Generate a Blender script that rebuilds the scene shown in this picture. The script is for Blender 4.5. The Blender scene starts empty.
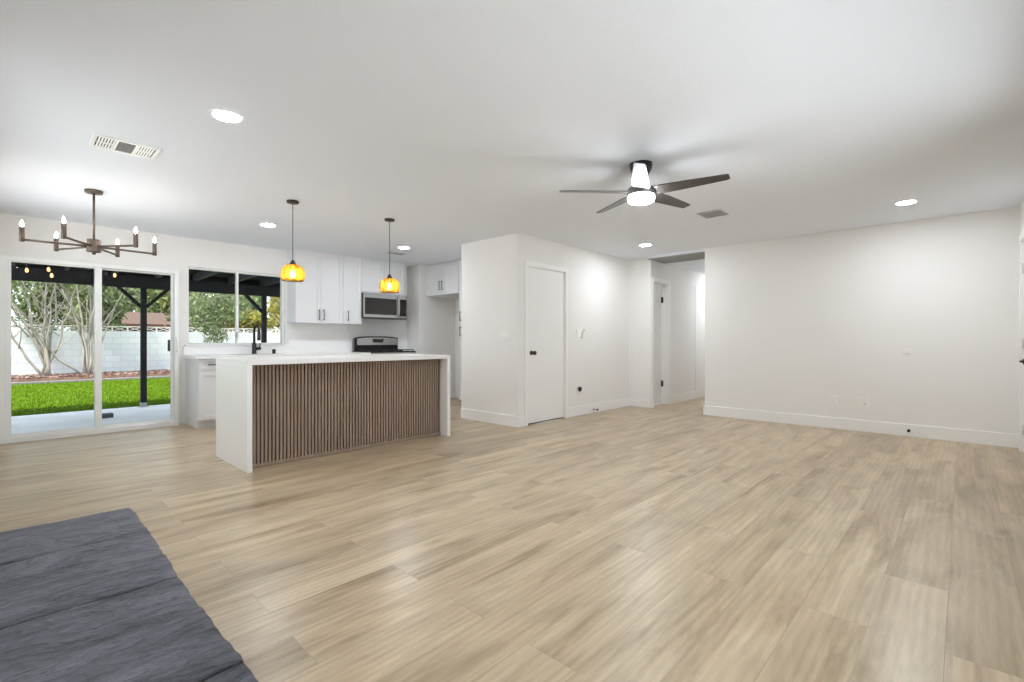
import bpy, bmesh, math, random
import numpy as np
from mathutils import Vector, Matrix

C = bpy.context.scene
COL = C.collection

# ------------------------------------------------------------------ camera, world, sun, exposure
FOCAL_PX = 477.0
YAW = math.radians(43.4)
cam_data = bpy.data.cameras.new('camera')
cam_data.sensor_width = 36.0
cam_data.lens = FOCAL_PX * 36.0 / 1024.0
cam_data.clip_start = 0.02
cam_data.clip_end = 300
cam = bpy.data.objects.new('camera', cam_data)
COL.objects.link(cam)
cam.location = (0, 0, 1.083)
cam.rotation_euler = (math.pi / 2, 0, YAW)
C.camera = cam

world = bpy.data.worlds.new('overcast_sky')
C.world = world
world.use_nodes = True
wn = world.node_tree
wn.nodes.clear()
w_out = wn.nodes.new('ShaderNodeOutputWorld')
w_bg = wn.nodes.new('ShaderNodeBackground')
w_bg.inputs['Color'].default_value = (0.80, 0.90, 1.02, 1)
w_bg.inputs['Strength'].default_value = 1.25
wn.links.new(w_bg.outputs[0], w_out.inputs[0])

sun_data = bpy.data.lights.new('sun', 'SUN')
sun_data.energy = 5.0
sun_data.angle = math.radians(6)
sun_data.color = (1.0, 0.96, 0.91)
sun = bpy.data.objects.new('sun', sun_data)
COL.objects.link(sun)
sun.rotation_euler = Vector((-0.25, 0.45, -0.86)).to_track_quat('-Z', 'Y').to_euler()

C.view_settings.view_transform = 'Standard'
C.view_settings.look = 'None'
C.view_settings.gamma = 1.0
C.view_settings.use_curve_mapping = False
C.view_settings.exposure = 0.70
LAMP = 182.0          # radiance of a ceiling downlight
C.cycles.max_bounces = 14
C.cycles.diffuse_bounces = 8
C.cycles.transparent_max_bounces = 24
C.cycles.use_denoising = True
C.cycles.sample_clamp_indirect = 8.0
C.cycles.caustics_reflective = False
C.cycles.caustics_refractive = False

PI = math.pi
random.seed(7)


def lin(r, g, b):
    def f(v):
        v /= 255.0
        return v / 12.92 if v <= 0.04045 else ((v + 0.055) / 1.055) ** 2.4
    return (f(r), f(g), f(b), 1.0)


# ------------------------------------------------------------------ materials
def mat(name, col, rough=0.5, metal=0.0, spec=0.5, bump=0.0, bscale=40.0, var=0.0, vscale=6.0, stretch=(1, 1, 1)):
    m = bpy.data.materials.new(name)
    m.use_nodes = True
    nt = m.node_tree
    p = nt.nodes['Principled BSDF']
    p.inputs['Base Color'].default_value = col
    p.inputs['Roughness'].default_value = rough
    p.inputs['Metallic'].default_value = metal
    p.inputs['Specular IOR Level'].default_value = spec
    tc = nt.nodes.new('ShaderNodeTexCoord')
    mp = nt.nodes.new('ShaderNodeMapping')
    mp.inputs['Scale'].default_value = stretch
    nt.links.new(tc.outputs['Object'], mp.inputs[0])
    if var > 0:
        n = nt.nodes.new('ShaderNodeTexNoise')
        n.inputs['Scale'].default_value = vscale
        n.inputs['Detail'].default_value = 5
        nt.links.new(mp.outputs[0], n.inputs['Vector'])
        r = nt.nodes.new('ShaderNodeValToRGB')
        r.color_ramp.elements[0].position = 0.3
        r.color_ramp.elements[1].position = 0.7
        r.color_ramp.elements[0].color = tuple(c * (1 - var) for c in col[:3]) + (1,)
        r.color_ramp.elements[1].color = tuple(min(1, c * (1 + var)) for c in col[:3]) + (1,)
        nt.links.new(n.outputs['Fac'], r.inputs[0])
        nt.links.new(r.outputs[0], p.inputs['Base Color'])
    if bump > 0:
        n2 = nt.nodes.new('ShaderNodeTexNoise')
        n2.inputs['Scale'].default_value = bscale
        n2.inputs['Detail'].default_value = 4
        nt.links.new(mp.outputs[0], n2.inputs['Vector'])
        b = nt.nodes.new('ShaderNodeBump')
        b.inputs['Strength'].default_value = bump
        b.inputs['Distance'].default_value = 0.01
        nt.links.new(n2.outputs['Fac'], b.inputs['Height'])
        nt.links.new(b.outputs[0], p.inputs['Normal'])
    return m


def emit(name, col, strength):
    m = bpy.data.materials.new(name)
    m.use_nodes = True
    nt = m.node_tree
    nt.nodes.clear()
    o = nt.nodes.new('ShaderNodeOutputMaterial')
    e = nt.nodes.new('ShaderNodeEmission')
    e.inputs[0].default_value = col
    e.inputs[1].default_value = strength
    nt.links.new(e.outputs[0], o.inputs[0])
    return m


def floor_material():
    m = bpy.data.materials.new('oak_plank')
    m.use_nodes = True
    nt = m.node_tree
    L = nt.links.new
    N = nt.nodes.new
    p = nt.nodes['Principled BSDF']
    tc = N('ShaderNodeTexCoord')
    sep = N('ShaderNodeSeparateXYZ')
    L(tc.outputs['Object'], sep.inputs[0])
    comb = N('ShaderNodeCombineXYZ')          # planks run along y
    L(sep.outputs['Y'], comb.inputs['X'])
    L(sep.outputs['X'], comb.inputs['Y'])
    add = N('ShaderNodeVectorMath')
    add.operation = 'ADD'
    add.inputs[1].default_value = (20.0, 20.102, 0)
    L(comb.outputs[0], add.inputs[0])
    br = N('ShaderNodeTexBrick')
    br.offset = 0.37
    br.offset_frequency = 2
    br.squash = 1.0
    br.inputs['Color1'].default_value = (0, 0, 0, 1)
    br.inputs['Color2'].default_value = (1, 1, 1, 1)
    br.inputs['Mortar'].default_value = (0.5, 0.5, 0.5, 1)
    br.inputs['Scale'].default_value = 1.0
    br.inputs['Mortar Size'].default_value = 0.0017
    br.inputs['Mortar Smooth'].default_value = 0.3
    br.inputs['Bias'].default_value = 0.0
    br.inputs['Brick Width'].default_value = 1.52
    br.inputs['Row Height'].default_value = 0.218
    L(add.outputs[0], br.inputs['Vector'])
    sc = N('ShaderNodeMath')
    sc.operation = 'MULTIPLY'
    sc.inputs[1].default_value = 37.0
    L(br.outputs['Color'], sc.inputs[0])
    # grain stretched along the plank, shifted from plank to plank
    m1 = N('ShaderNodeMapping')
    m1.inputs['Scale'].default_value = (6.0, 0.85, 1.0)
    L(tc.outputs['Object'], m1.inputs[0])
    n1 = N('ShaderNodeTexNoise')
    n1.noise_dimensions = '4D'
    n1.inputs['Scale'].default_value = 1.0
    n1.inputs['Detail'].default_value = 6
    n1.inputs['Roughness'].default_value = 0.62
    n1.inputs['Distortion'].default_value = 0.8
    L(m1.outputs[0], n1.inputs['Vector'])
    L(sc.outputs[0], n1.inputs['W'])
    m2 = N('ShaderNodeMapping')
    m2.inputs['Scale'].default_value = (75.0, 5.0, 1.0)
    L(tc.outputs['Object'], m2.inputs[0])
    n2 = N('ShaderNodeTexNoise')
    n2.noise_dimensions = '4D'
    n2.inputs['Scale'].default_value = 1.0
    n2.inputs['Detail'].default_value = 4
    n2.inputs['Roughness'].default_value = 0.7
    L(m2.outputs[0], n2.inputs['Vector'])
    L(sc.outputs[0], n2.inputs['W'])
    # sparse knots
    m3 = N('ShaderNodeMapping')
    m3.inputs['Scale'].default_value = (4.4, 1.5, 1.0)
    L(tc.outputs['Object'], m3.inputs[0])
    vo = N('ShaderNodeTexVoronoi')
    vo.inputs['Scale'].default_value = 1.0
    L(m3.outputs[0], vo.inputs['Vector'])
    kr = N('ShaderNodeValToRGB')
    kr.color_ramp.elements[0].position = 0.02
    kr.color_ramp.elements[0].color = (1, 1, 1, 1)
    kr.color_ramp.elements[1].position = 0.17
    kr.color_ramp.elements[1].color = (0, 0, 0, 1)
    L(vo.outputs['Distance'], kr.inputs[0])
    r1 = N('ShaderNodeValToRGB')
    e = r1.color_ramp.elements
    e[0].position = 0.34
    e[0].color = lin(162, 139, 109)
    e[1].position = 0.62
    e[1].color = lin(208, 188, 157)
    mid = e.new(0.47)
    mid.color = lin(190, 168, 137)
    L(n1.outputs['Fac'], r1.inputs[0])
    mixg = N('ShaderNodeMix')
    mixg.data_type = 'RGBA'
    mixg.blend_type = 'OVERLAY'
    mixg.inputs[0].default_value = 0.26
    L(r1.outputs[0], mixg.inputs[6])
    L(n2.outputs['Fac'], mixg.inputs[7])
    # plank to plank tone
    pr = N('ShaderNodeMapRange')
    pr.inputs['To Min'].default_value = 0.86
    pr.inputs['To Max'].default_value = 1.01
    L(br.outputs['Color'], pr.inputs['Value'])
    mixp = N('ShaderNodeMix')
    mixp.data_type = 'RGBA'
    mixp.blend_type = 'MULTIPLY'
    mixp.inputs[0].default_value = 1.0
    # soft blotches and cathedral rings
    m4 = N('ShaderNodeMapping')
    m4.inputs['Scale'].default_value = (6.5, 2.0, 1.0)
    L(tc.outputs['Object'], m4.inputs[0])
    n4 = N('ShaderNodeTexNoise')
    n4.noise_dimensions = '4D'
    n4.inputs['Scale'].default_value = 1.0
    n4.inputs['Detail'].default_value = 4
    n4.inputs['Distortion'].default_value = 1.0
    L(m4.outputs[0], n4.inputs['Vector'])
    L(sc.outputs[0], n4.inputs['W'])
    b4 = N('ShaderNodeMapRange')
    b4.inputs['From Min'].default_value = 0.3
    b4.inputs['From Max'].default_value = 0.62
    b4.inputs['To Min'].default_value = 0.80
    b4.inputs['To Max'].default_value = 0.99
    L(n4.outputs['Fac'], b4.inputs['Value'])
    sh = N('ShaderNodeVectorMath')
    sh.operation = 'MULTIPLY_ADD'
    sh.inputs[1].default_value = (1.0, 0.16, 1.0)
    L(tc.outputs['Object'], sh.inputs[0])
    L(sc.outputs[0], sh.inputs[2])
    wv = N('ShaderNodeTexWave')
    wv.bands_direction = 'X'
    wv.inputs['Scale'].default_value = 9.0
    wv.inputs['Distortion'].default_value = 7.0
    wv.inputs['Detail'].default_value = 3.0
    wv.inputs['Detail Scale'].default_value = 0.5
    L(sh.outputs[0], wv.inputs['Vector'])
    b5 = N('ShaderNodeMapRange')
    b5.inputs['To Min'].default_value = 0.93
    b5.inputs['To Max'].default_value = 1.03
    L(wv.outputs['Fac'], b5.inputs['Value'])
    mm = N('ShaderNodeMath')
    mm.operation = 'MULTIPLY'
    L(b4.outputs[0], mm.inputs[0])
    L(b5.outputs[0], mm.inputs[1])
    mixb = N('ShaderNodeMix')
    mixb.data_type = 'RGBA'
    mixb.blend_type = 'MULTIPLY'
    mixb.inputs[0].default_value = 1.0
    L(mixg.outputs[2], mixb.inputs[6])
    L(mm.outputs[0], mixb.inputs[7])
    L(mixb.outputs[2], mixp.inputs[6])
    L(pr.outputs[0], mixp.inputs[7])
    mixk = N('ShaderNodeMix')
    mixk.data_type = 'RGBA'
    mixk.blend_type = 'MULTIPLY'
    mixk.inputs[7].default_value = lin(206, 190, 170)
    km = N('ShaderNodeMath')
    km.operation = 'MULTIPLY'
    km.inputs[1].default_value = 0.75
    L(kr.outputs[0], km.inputs[0])
    L(km.outputs[0], mixk.inputs[0])
    L(mixp.outputs[2], mixk.inputs[6])
    mixm = N('ShaderNodeMix')
    mixm.data_type = 'RGBA'
    mixm.inputs[7].default_value = lin(150, 132, 108)
    jm = N('ShaderNodeMath')
    jm.operation = 'MULTIPLY'
    jm.inputs[1].default_value = 0.6
    L(br.outputs['Fac'], jm.inputs[0])
    L(jm.outputs[0], mixm.inputs[0])
    L(mixk.outputs[2], mixm.inputs[6])
    L(mixm.outputs[2], p.inputs['Base Color'])
    p.inputs['Roughness'].default_value = 0.31
    p.inputs['Specular IOR Level'].default_value = 0.5
    b = N('ShaderNodeBump')
    b.inputs['Strength'].default_value = 0.12
    b.inputs['Distance'].default_value = 0.002
    L(n2.outputs['Fac'], b.inputs['Height'])
    L(b.outputs[0], p.inputs['Normal'])
    return m


def slate_material():
    m = mat('slate', lin(62, 62, 67), rough=0.5, spec=0.5)
    nt = m.node_tree
    L = nt.links.new
    N = nt.nodes.new
    p = nt.nodes['Principled BSDF']
    tc = N('ShaderNodeTexCoord')
    mp = N('ShaderNodeMapping')
    mp.inputs['Scale'].default_value = (7.5, 2.2, 2)
    mp.inputs['Rotation'].default_value = (0, 0, 0.12)
    L(tc.outputs['Object'], mp.inputs[0])
    n = N('ShaderNodeTexNoise')              # broad cleft layers
    n.inputs['Scale'].default_value = 1.3
    n.inputs['Detail'].default_value = 7
    n.inputs['Roughness'].default_value = 0.55
    n.inputs['Distortion'].default_value = 0.7
    L(mp.outputs[0], n.inputs['Vector'])
    st = N('ShaderNodeMath')                 # terraces: sharp edged sheets of stone
    st.operation = 'MULTIPLY'
    st.inputs[1].default_value = 9.0
    L(n.outputs['Fac'], st.inputs[0])
    fr = N('ShaderNodeMath')
    fr.operation = 'FRACT'
    L(st.outputs[0], fr.inputs[0])
    pw = N('ShaderNodeMath')
    pw.operation = 'POWER'
    pw.inputs[1].default_value = 7.0
    L(fr.outputs[0], pw.inputs[0])
    fl = N('ShaderNodeMath')
    fl.operation = 'FLOOR'
    L(st.outputs[0], fl.inputs[0])
    ad = N('ShaderNodeMath')
    L(fl.outputs[0], ad.inputs[0])
    L(pw.outputs[0], ad.inputs[1])
    f = N('ShaderNodeTexNoise')              # fine grain
    f.inputs['Scale'].default_value = 6.0
    f.inputs['Detail'].default_value = 8
    f.inputs['Roughness'].default_value = 0.7
    L(mp.outputs[0], f.inputs['Vector'])
    r = N('ShaderNodeValToRGB')
    r.color_ramp.elements[0].position = 0.32
    r.color_ramp.elements[0].color = lin(50, 50, 57)  # stone tones; low spots darker to paint in the relief shade
    r.color_ramp.elements[1].position = 0.68
    r.color_ramp.elements[1].color = lin(136, 136, 149)
    mx = N('ShaderNodeMath')
    mx.operation = 'MULTIPLY_ADD'
    mx.inputs[1].default_value = 0.5
    L(n.outputs['Fac'], mx.inputs[0])
    hf = N('ShaderNodeMath')
    hf.operation = 'MULTIPLY'
    hf.inputs[1].default_value = 0.5
    L(f.outputs['Fac'], hf.inputs[0])
    L(hf.outputs[0], mx.inputs[2])
    L(mx.outputs[0], r.inputs[0])
    ck = N('ShaderNodeMapRange')             # dark hairline cracks along the sheet edges
    ck.inputs['From Min'].default_value = 0.55
    ck.inputs['To Min'].default_value = 1.0
    ck.inputs['To Max'].default_value = 0.55
    L(pw.outputs[0], ck.inputs['Value'])
    mc = N('ShaderNodeMix')
    mc.data_type = 'RGBA'
    mc.blend_type = 'MULTIPLY'
    mc.inputs[0].default_value = 1.0
    L(r.outputs[0], mc.inputs[6])
    L(ck.outputs[0], mc.inputs[7])
    L(mc.outputs[2], p.inputs['Base Color'])
    b1 = N('ShaderNodeBump')
    b1.inputs['Strength'].default_value = 0.9
    b1.inputs['Distance'].default_value = 0.009
    L(ad.outputs[0], b1.inputs['Height'])
    b2 = N('ShaderNodeBump')
    b2.inputs['Strength'].default_value = 0.9
    b2.inputs['Distance'].default_value = 0.03
    L(f.outputs['Fac'], b2.inputs['Height'])
    L(b1.outputs[0], b2.inputs['Normal'])
    L(b2.outputs[0], p.inputs['Normal'])
    return m


def pane_material():
    m = bpy.data.materials.new('window_glass')
    m.use_nodes = True
    nt = m.node_tree
    nt.nodes.clear()
    o = nt.nodes.new('ShaderNodeOutputMaterial')
    mx = nt.nodes.new('ShaderNodeMixShader')
    t = nt.nodes.new('ShaderNodeBsdfTransparent')
    t.inputs[0].default_value = (0.97, 0.985, 0.98, 1)
    g = nt.nodes.new('ShaderNodeBsdfGlossy')
    g.inputs['Roughness'].default_value = 0.02
    f = nt.nodes.new('ShaderNodeFresnel')
    f.inputs[0].default_value = 1.12
    nt.links.new(f.outputs[0], mx.inputs[0])
    nt.links.new(t.outputs[0], mx.inputs[1])
    nt.links.new(g.outputs[0], mx.inputs[2])
    nt.links.new(mx.outputs[0], o.inputs[0])
    return m


def amber_material():
    m = bpy.data.materials.new('amber_glass')
    m.use_nodes = True
    nt = m.node_tree
    nt.nodes.clear()
    o = nt.nodes.new('ShaderNodeOutputMaterial')
    t = nt.nodes.new('ShaderNodeBsdfTransparent')
    t.inputs[0].default_value = (0.99, 0.80, 0.39, 1)
    tl = nt.nodes.new('ShaderNodeBsdfTranslucent')
    tl.inputs[0].default_value = (0.96, 0.62, 0.15, 1)
    d = nt.nodes.new('ShaderNodeBsdfGlossy')
    d.inputs['Roughness'].default_value = 0.08
    m1 = nt.nodes.new('ShaderNodeMixShader')
    m1.inputs[0].default_value = 0.42
    nt.links.new(t.outputs[0], m1.inputs[1])
    nt.links.new(tl.outputs[0], m1.inputs[2])
    f = nt.nodes.new('ShaderNodeFresnel')
    f.inputs[0].default_value = 1.4
    m2 = nt.nodes.new('ShaderNodeMixShader')
    nt.links.new(f.outputs[0], m2.inputs[0])
    nt.links.new(m1.outputs[0], m2.inputs[1])
    nt.links.new(d.outputs[0], m2.inputs[2])
    nt.links.new(m2.outputs[0], o.inputs[0])
    return m


def leaf_material(name, dark, light, scale=1.3):
    m = bpy.data.materials.new(name)
    m.use_nodes = True
    nt = m.node_tree
    L = nt.links.new
    p = nt.nodes['Principled BSDF']
    tc = nt.nodes.new('ShaderNodeTexCoord')
    n = nt.nodes.new('ShaderNodeTexNoise')
    n.inputs['Scale'].default_value = scale * 3
    n.inputs['Detail'].default_value = 6
    n.inputs['Roughness'].default_value = 0.75
    L(tc.outputs['Object'], n.inputs['Vector'])
    r = nt.nodes.new('ShaderNodeValToRGB')
    r.color_ramp.elements[0].position = 0.36
    r.color_ramp.elements[0].color = dark
    r.color_ramp.elements[1].position = 0.64
    r.color_ramp.elements[1].color = light
    L(n.outputs['Fac'], r.inputs[0])
    L(r.outputs[0], p.inputs['Base Color'])
    p.inputs['Roughness'].default_value = 0.6
    p.inputs['Specular IOR Level'].default_value = 0.25
    tl = nt.nodes.new('ShaderNodeBsdfTranslucent')
    L(r.outputs[0], tl.inputs[0])
    mx = nt.nodes.new('ShaderNodeMixShader')
    mx.inputs[0].default_value = 0.35
    L(p.outputs[0], mx.inputs[1])
    L(tl.outputs[0], mx.inputs[2])
    L(mx.outputs[0], nt.nodes['Material Output'].inputs[0])
    return m


def block_material():
    m = mat('painted_block', lin(226, 228, 230), rough=0.85, spec=0.2)
    nt = m.node_tree
    L = nt.links.new
    p = nt.nodes['Principled BSDF']
    tc = nt.nodes.new('ShaderNodeTexCoord')
    sep = nt.nodes.new('ShaderNodeSeparateXYZ')
    L(tc.outputs['Object'], sep.inputs[0])
    cb = nt.nodes.new('ShaderNodeCombineXYZ')
    L(sep.outputs['Y'], cb.inputs['X'])
    L(sep.outputs['Z'], cb.inputs['Y'])
    br = nt.nodes.new('ShaderNodeTexBrick')
    br.inputs['Color1'].default_value = lin(230, 231, 233)
    br.inputs['Color2'].default_value = lin(218, 221, 225)
    br.inputs['Mortar'].default_value = lin(205, 208, 214)
    br.inputs['Scale'].default_value = 1.0
    br.inputs['Brick Width'].default_value = 0.4
    br.inputs['Row Height'].default_value = 0.2
    br.inputs['Mortar Size'].default_value = 0.008
    L(cb.outputs[0], br.inputs['Vector'])
    L(br.outputs['Color'], p.inputs['Base Color'])
    b = nt.nodes.new('ShaderNodeBump')
    b.inputs['Strength'].default_value = 0.4
    b.inputs['Distance'].default_value = 0.01
    b.invert = True
    L(br.outputs['Fac'], b.inputs['Height'])
    L(b.outputs[0], p.inputs['Normal'])
    return m


M = dict(
    floor=floor_material(),
    ceiling=mat('ceiling_paint', lin(232, 236, 243), rough=0.9, spec=0.15, bump=0.22, bscale=90),
    wall=mat('wall_paint', lin(235, 233, 230), rough=0.8, spec=0.2, bump=0.08, bscale=140),
    trim=mat('trim_paint', lin(240, 239, 237), rough=0.45, spec=0.4),
    door=mat('door_paint', lin(238, 237, 235), rough=0.42, spec=0.4),
    vinyl=mat('white_vinyl', lin(240, 240, 238), rough=0.4, spec=0.4),
    cabinet=mat('cabinet_paint', lin(224, 224, 225), rough=0.4, spec=0.4),
    quartz=mat('white_quartz', lin(240, 239, 237), rough=0.3, spec=0.45),
    slat=mat('walnut_slat', lin(150, 130, 115), rough=0.6, spec=0.25, var=0.16, vscale=14, stretch=(3, 3, 0.25)),
    felt=mat('dark_felt', lin(58, 44, 36), rough=0.95, spec=0.1),
    black=mat('matte_black', lin(30, 30, 31), rough=0.42, spec=0.45),
    black_wood=mat('black_stained_wood', lin(36, 34, 36), rough=0.7, spec=0.3, var=0.2, vscale=8, stretch=(1, 1, 1)),
    steel=mat('stainless_steel', lin(205, 204, 202), rough=0.28, metal=1.0),
    dark_glass=mat('dark_glass', lin(44, 38, 35), rough=0.1, spec=0.6),
    gloss_black=mat('gloss_black', lin(20, 20, 21), rough=0.22, spec=0.5),
    iron=mat('cast_iron', lin(26, 26, 27), rough=0.6),
    bronze=mat('brushed_bronze', lin(104, 90, 80), rough=0.42, metal=0.55),
    dark_bronze=mat('dark_bronze', lin(70, 60, 54), rough=0.4, metal=0.6),
    blade=mat('fan_blade', lin(54, 50, 49), rough=0.3, spec=0.7, var=0.08, vscale=10, stretch=(1, 1, 1)),
    fan_metal=mat('fan_metal', lin(120, 118, 116), rough=0.35, metal=0.7),
    plate=mat('white_plastic', lin(240, 239, 236), rough=0.35, spec=0.5),
    wire_grey=mat('pale_grey_wire', lin(214, 213, 210), rough=0.5),
    plate_soft=mat('wall_plate_plastic', lin(236, 234, 230), rough=0.45, spec=0.4),
    grey=mat('grey_metal', lin(176, 176, 176), rough=0.5),
    grille_grey=mat('return_grille_metal', lin(158, 158, 157), rough=0.55),
    duct=mat('duct_dark', lin(96, 96, 96), rough=0.9),
    nickel=mat('nickel', lin(190, 188, 184), rough=0.35, metal=0.9),
    slate=slate_material(),
    brickbase=mat('hearth_masonry', lin(70, 70, 74), rough=0.8, bump=0.5, bscale=20),
    glass=pane_material(),
    amber=amber_material(),
    concrete=mat('patio_concrete', lin(240, 241, 243), rough=0.7, spec=0.3, var=0.10, vscale=1.6, bump=0.1, bscale=60),
    turf=mat('turf_base', lin(84, 112, 3), rough=0.9, spec=0.1, var=0.18, vscale=5, bump=0.6, bscale=70),
    turfblade=leaf_material('turf_blade', lin(76, 104, 2), lin(104, 130, 5), 3),
    soil=mat('bed_soil', lin(134, 106, 92), rough=0.95, var=0.3, vscale=9, bump=0.8, bscale=25),
    chip=leaf_material('bark_chip', lin(120, 84, 70), lin(205, 178, 165), 6),
    kerb=mat('kerb_stone', lin(132, 128, 124), rough=0.85, var=0.12, vscale=6),
    block=block_material(),
    bark=mat('pale_bark', lin(166, 156, 146), rough=0.85, var=0.22, vscale=5, bump=0.3, bscale=20, stretch=(1, 1, 0.4)),
    bark_brown=mat('brown_bark', lin(132, 112, 98), rough=0.9, var=0.2, vscale=5),
    leaf_dark=leaf_material('leaf_dark_green', lin(58, 76, 42), lin(132, 150, 92)),
    leaf_mid=leaf_material('leaf_mid_green', lin(84, 104, 58), lin(164, 178, 120)),
    leaf_grey=leaf_material('leaf_grey_green', lin(84, 102, 66), lin(172, 182, 138)),
    leaf_yellow=leaf_material('leaf_yellow_green', lin(108, 112, 44), lin(188, 182, 100)),
    rafter=mat('rafter_daylit_tone', lin(66, 64, 72), rough=0.65, var=0.15, vscale=6),  # black timber lightened to paint in daylight caught by the rafters
    roof=mat('brown_shingle', lin(98, 78, 66), rough=0.9, var=0.15, vscale=10),
    fascia=mat('red_brown_fascia', lin(92, 58, 42), rough=0.8),
    stucco=mat('pale_stucco', lin(222, 218, 212), rough=0.9),
    lamp=emit('lamp_diffuser', (0.88, 0.94, 1.0, 1), LAMP),
    fanlamp=emit('fan_lamp_diffuser', (0.88, 0.94, 1.0, 1), 75.0),
    candle=emit('candle_bulb', (1.0, 0.94, 0.86, 1), 110.0),
    filament=emit('filament_bulb', (1.0, 0.80, 0.48, 1), 42.0),
    stringbulb=emit('string_bulb', (1.0, 0.52, 0.18, 1), 2.2),
)


# ------------------------------------------------------------------ building helpers
class MB:
    """Collects shapes (world coordinates) and links them as one mesh object."""

    def __init__(self):
        self.bm = bmesh.new()

    def box(self, x0, x1, y0, y1, z0, z1, bevel=0.0):
        b = bmesh.new()
        v = [b.verts.new((x, y, z)) for x in (x0, x1) for y in (y0, y1) for z in (z0, z1)]
        for f in ((0, 1, 3, 2), (4, 6, 7, 5), (0, 4, 5, 1), (2, 3, 7, 6), (0, 2, 6, 4), (1, 5, 7, 3)):
            b.faces.new([v[i] for i in f])
        if bevel > 0:
            bmesh.ops.bevel(b, geom=list(b.edges), offset=bevel, segments=2, affect='EDGES', profile=0.6)
        self._merge(b)
        return self

    def _merge(self, b, mtx=None):
        if mtx is not None:
            bmesh.ops.transform(b, matrix=mtx, verts=b.verts)
        vm = {}
        for v in b.verts:
            vm[v] = self.bm.verts.new(v.co)
        for f in b.faces:
            nf = self.bm.faces.new([vm[v] for v in f.verts])
            nf.smooth = f.smooth
        b.free()

    def obox(self, c, u, v, w, hu, hv, hw):
        """box with centre c, unit axes u, v, w and half sizes"""
        c, u, v, w = Vector(c), Vector(u), Vector(v), Vector(w)
        b = bmesh.new()
        vs = [b.verts.new(c + u * (su * hu) + v * (sv * hv) + w * (sw * hw)) for su in (-1, 1) for sv in (-1, 1) for sw in (-1, 1)]
        for f in ((0, 1, 3, 2), (4, 6, 7, 5), (0, 4, 5, 1), (2, 3, 7, 6), (0, 2, 6, 4), (1, 5, 7, 3)):
            b.faces.new([vs[i] for i in f])
        bmesh.ops.recalc_face_normals(b, faces=b.faces)
        self._merge(b)
        return self

    def lathe(self, profile, centre, axis='z', seg=32, lobes=0, lobe=0.0, sx=1.0, cap0=True, cap1=True):
        """profile: list of (radius, height along the axis)"""
        b = bmesh.new()
        rings = []
        for r, h in profile:
            ring = []
            for k in range(seg):
                a = 2 * PI * k / seg
                rr = r * (1 + lobe * abs(math.cos(lobes * a / 2.0)) - lobe) if lobes else r
                p = (rr * math.cos(a), rr * math.sin(a), h)
                if axis == 'x':
                    p = (p[2], p[0], p[1])
                elif axis == 'y':
                    p = (p[1], p[2], p[0])
                ring.append(b.verts.new(Vector(p) + Vector(centre)))
            rings.append(ring)
        for i in range(len(rings) - 1):
            for k in range(seg):
                f = b.faces.new((rings[i][k], rings[i][(k + 1) % seg], rings[i + 1][(k + 1) % seg], rings[i + 1][k]))
                f.smooth = True
        if cap0:
            b.faces.new(list(reversed(rings[0])))
        if cap1:
            b.faces.new(rings[-1])
        bmesh.ops.recalc_face_normals(b, faces=b.faces)
        self._merge(b)
        return self

    def tube(self, pts, radius, seg=10):
        pts = [Vector(p) for p in pts]
        rad = radius if isinstance(radius, (list, tuple)) else [radius] * len(pts)
        b = bmesh.new()
        rings = []
        prev = None
        for i, p in enumerate(pts):
            t = (pts[min(i + 1, len(pts) - 1)] - pts[max(i - 1, 0)]).normalized()
            if prev is None:
                ref = Vector((0, 0, 1)) if abs(t.z) < 0.9 else Vector((1, 0, 0))
                n = t.cross(ref).normalized()
            else:
                n = (prev - t * prev.dot(t)).normalized()
            prev = n
            q = t.cross(n)
            rings.append([b.verts.new(p + (n * math.cos(2 * PI * k / seg) + q * math.sin(2 * PI * k / seg)) * rad[i]) for k in range(seg)])
        for i in range(len(rings) - 1):
            for k in range(seg):
                f = b.faces.new((rings[i][k], rings[i][(k + 1) % seg], rings[i + 1][(k + 1) % seg], rings[i + 1][k]))
                f.smooth = True
        b.faces.new(list(reversed(rings[0])))
        b.faces.new(rings[-1])
        bmesh.ops.recalc_face_normals(b, faces=b.faces)
        self._merge(b)
        return self

    def prism(self, poly, vec):
        """closed polygon (3D points) extruded along vec"""
        b = bmesh.new()
        vec = Vector(vec)
        a = [b.verts.new(Vector(p)) for p in poly]
        c = [b.verts.new(Vector(p) + vec) for p in poly]
        n = len(poly)
        b.faces.new(a)
        b.faces.new(list(reversed(c)))
        for i in range(n):
            b.faces.new((a[i], a[(i + 1) % n], c[(i + 1) % n], c[i]))
        bmesh.ops.recalc_face_normals(b, faces=b.faces)
        self._merge(b)
        return self

    def build(self, name, m, parent=None, at=None):
        me = bpy.data.meshes.new(name)
        if parent is not None:
            root = parent
            while root.parent:
                root = root.parent
            off = Vector(root.location)
        else:
            off = Vector(at) if at else Vector((0, 0, 0))
        bmesh.ops.translate(self.bm, vec=-off, verts=self.bm.verts)
        self.bm.to_mesh(me)
        self.bm.free()
        me.materials.append(m)
        o = bpy.data.objects.new(name, me)
        COL.objects.link(o)
        if parent is not None:
            o.parent = parent
        else:
            o.location = off
        return o


def tag(o, label, cat, group=None, kind=None):
    o['label'] = label
    o['category'] = cat
    if group:
        o['group'] = group
    if kind:
        o['kind'] = kind
    return o


def thing(name, loc, label, cat, group=None, kind=None):
    o = bpy.data.objects.new(name, None)
    o.empty_display_size = 0.1
    COL.objects.link(o)
    o.location = loc
    return tag(o, label, cat, group, kind)


def struct(mb, name, m, label, cat, at=None):
    return tag(mb.build(name, m, at=at), label, cat, kind='structure')


def dup(root, loc, label, group=None):
    r = root.copy()
    COL.objects.link(r)
    r.location = loc
    r['label'] = label
    for ch in list(root.children):
        c = ch.copy()
        COL.objects.link(c)
        c.parent = r
        for g in list(ch.children):
            d = g.copy()
            COL.objects.link(d)
            d.parent = c
    return r


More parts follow.
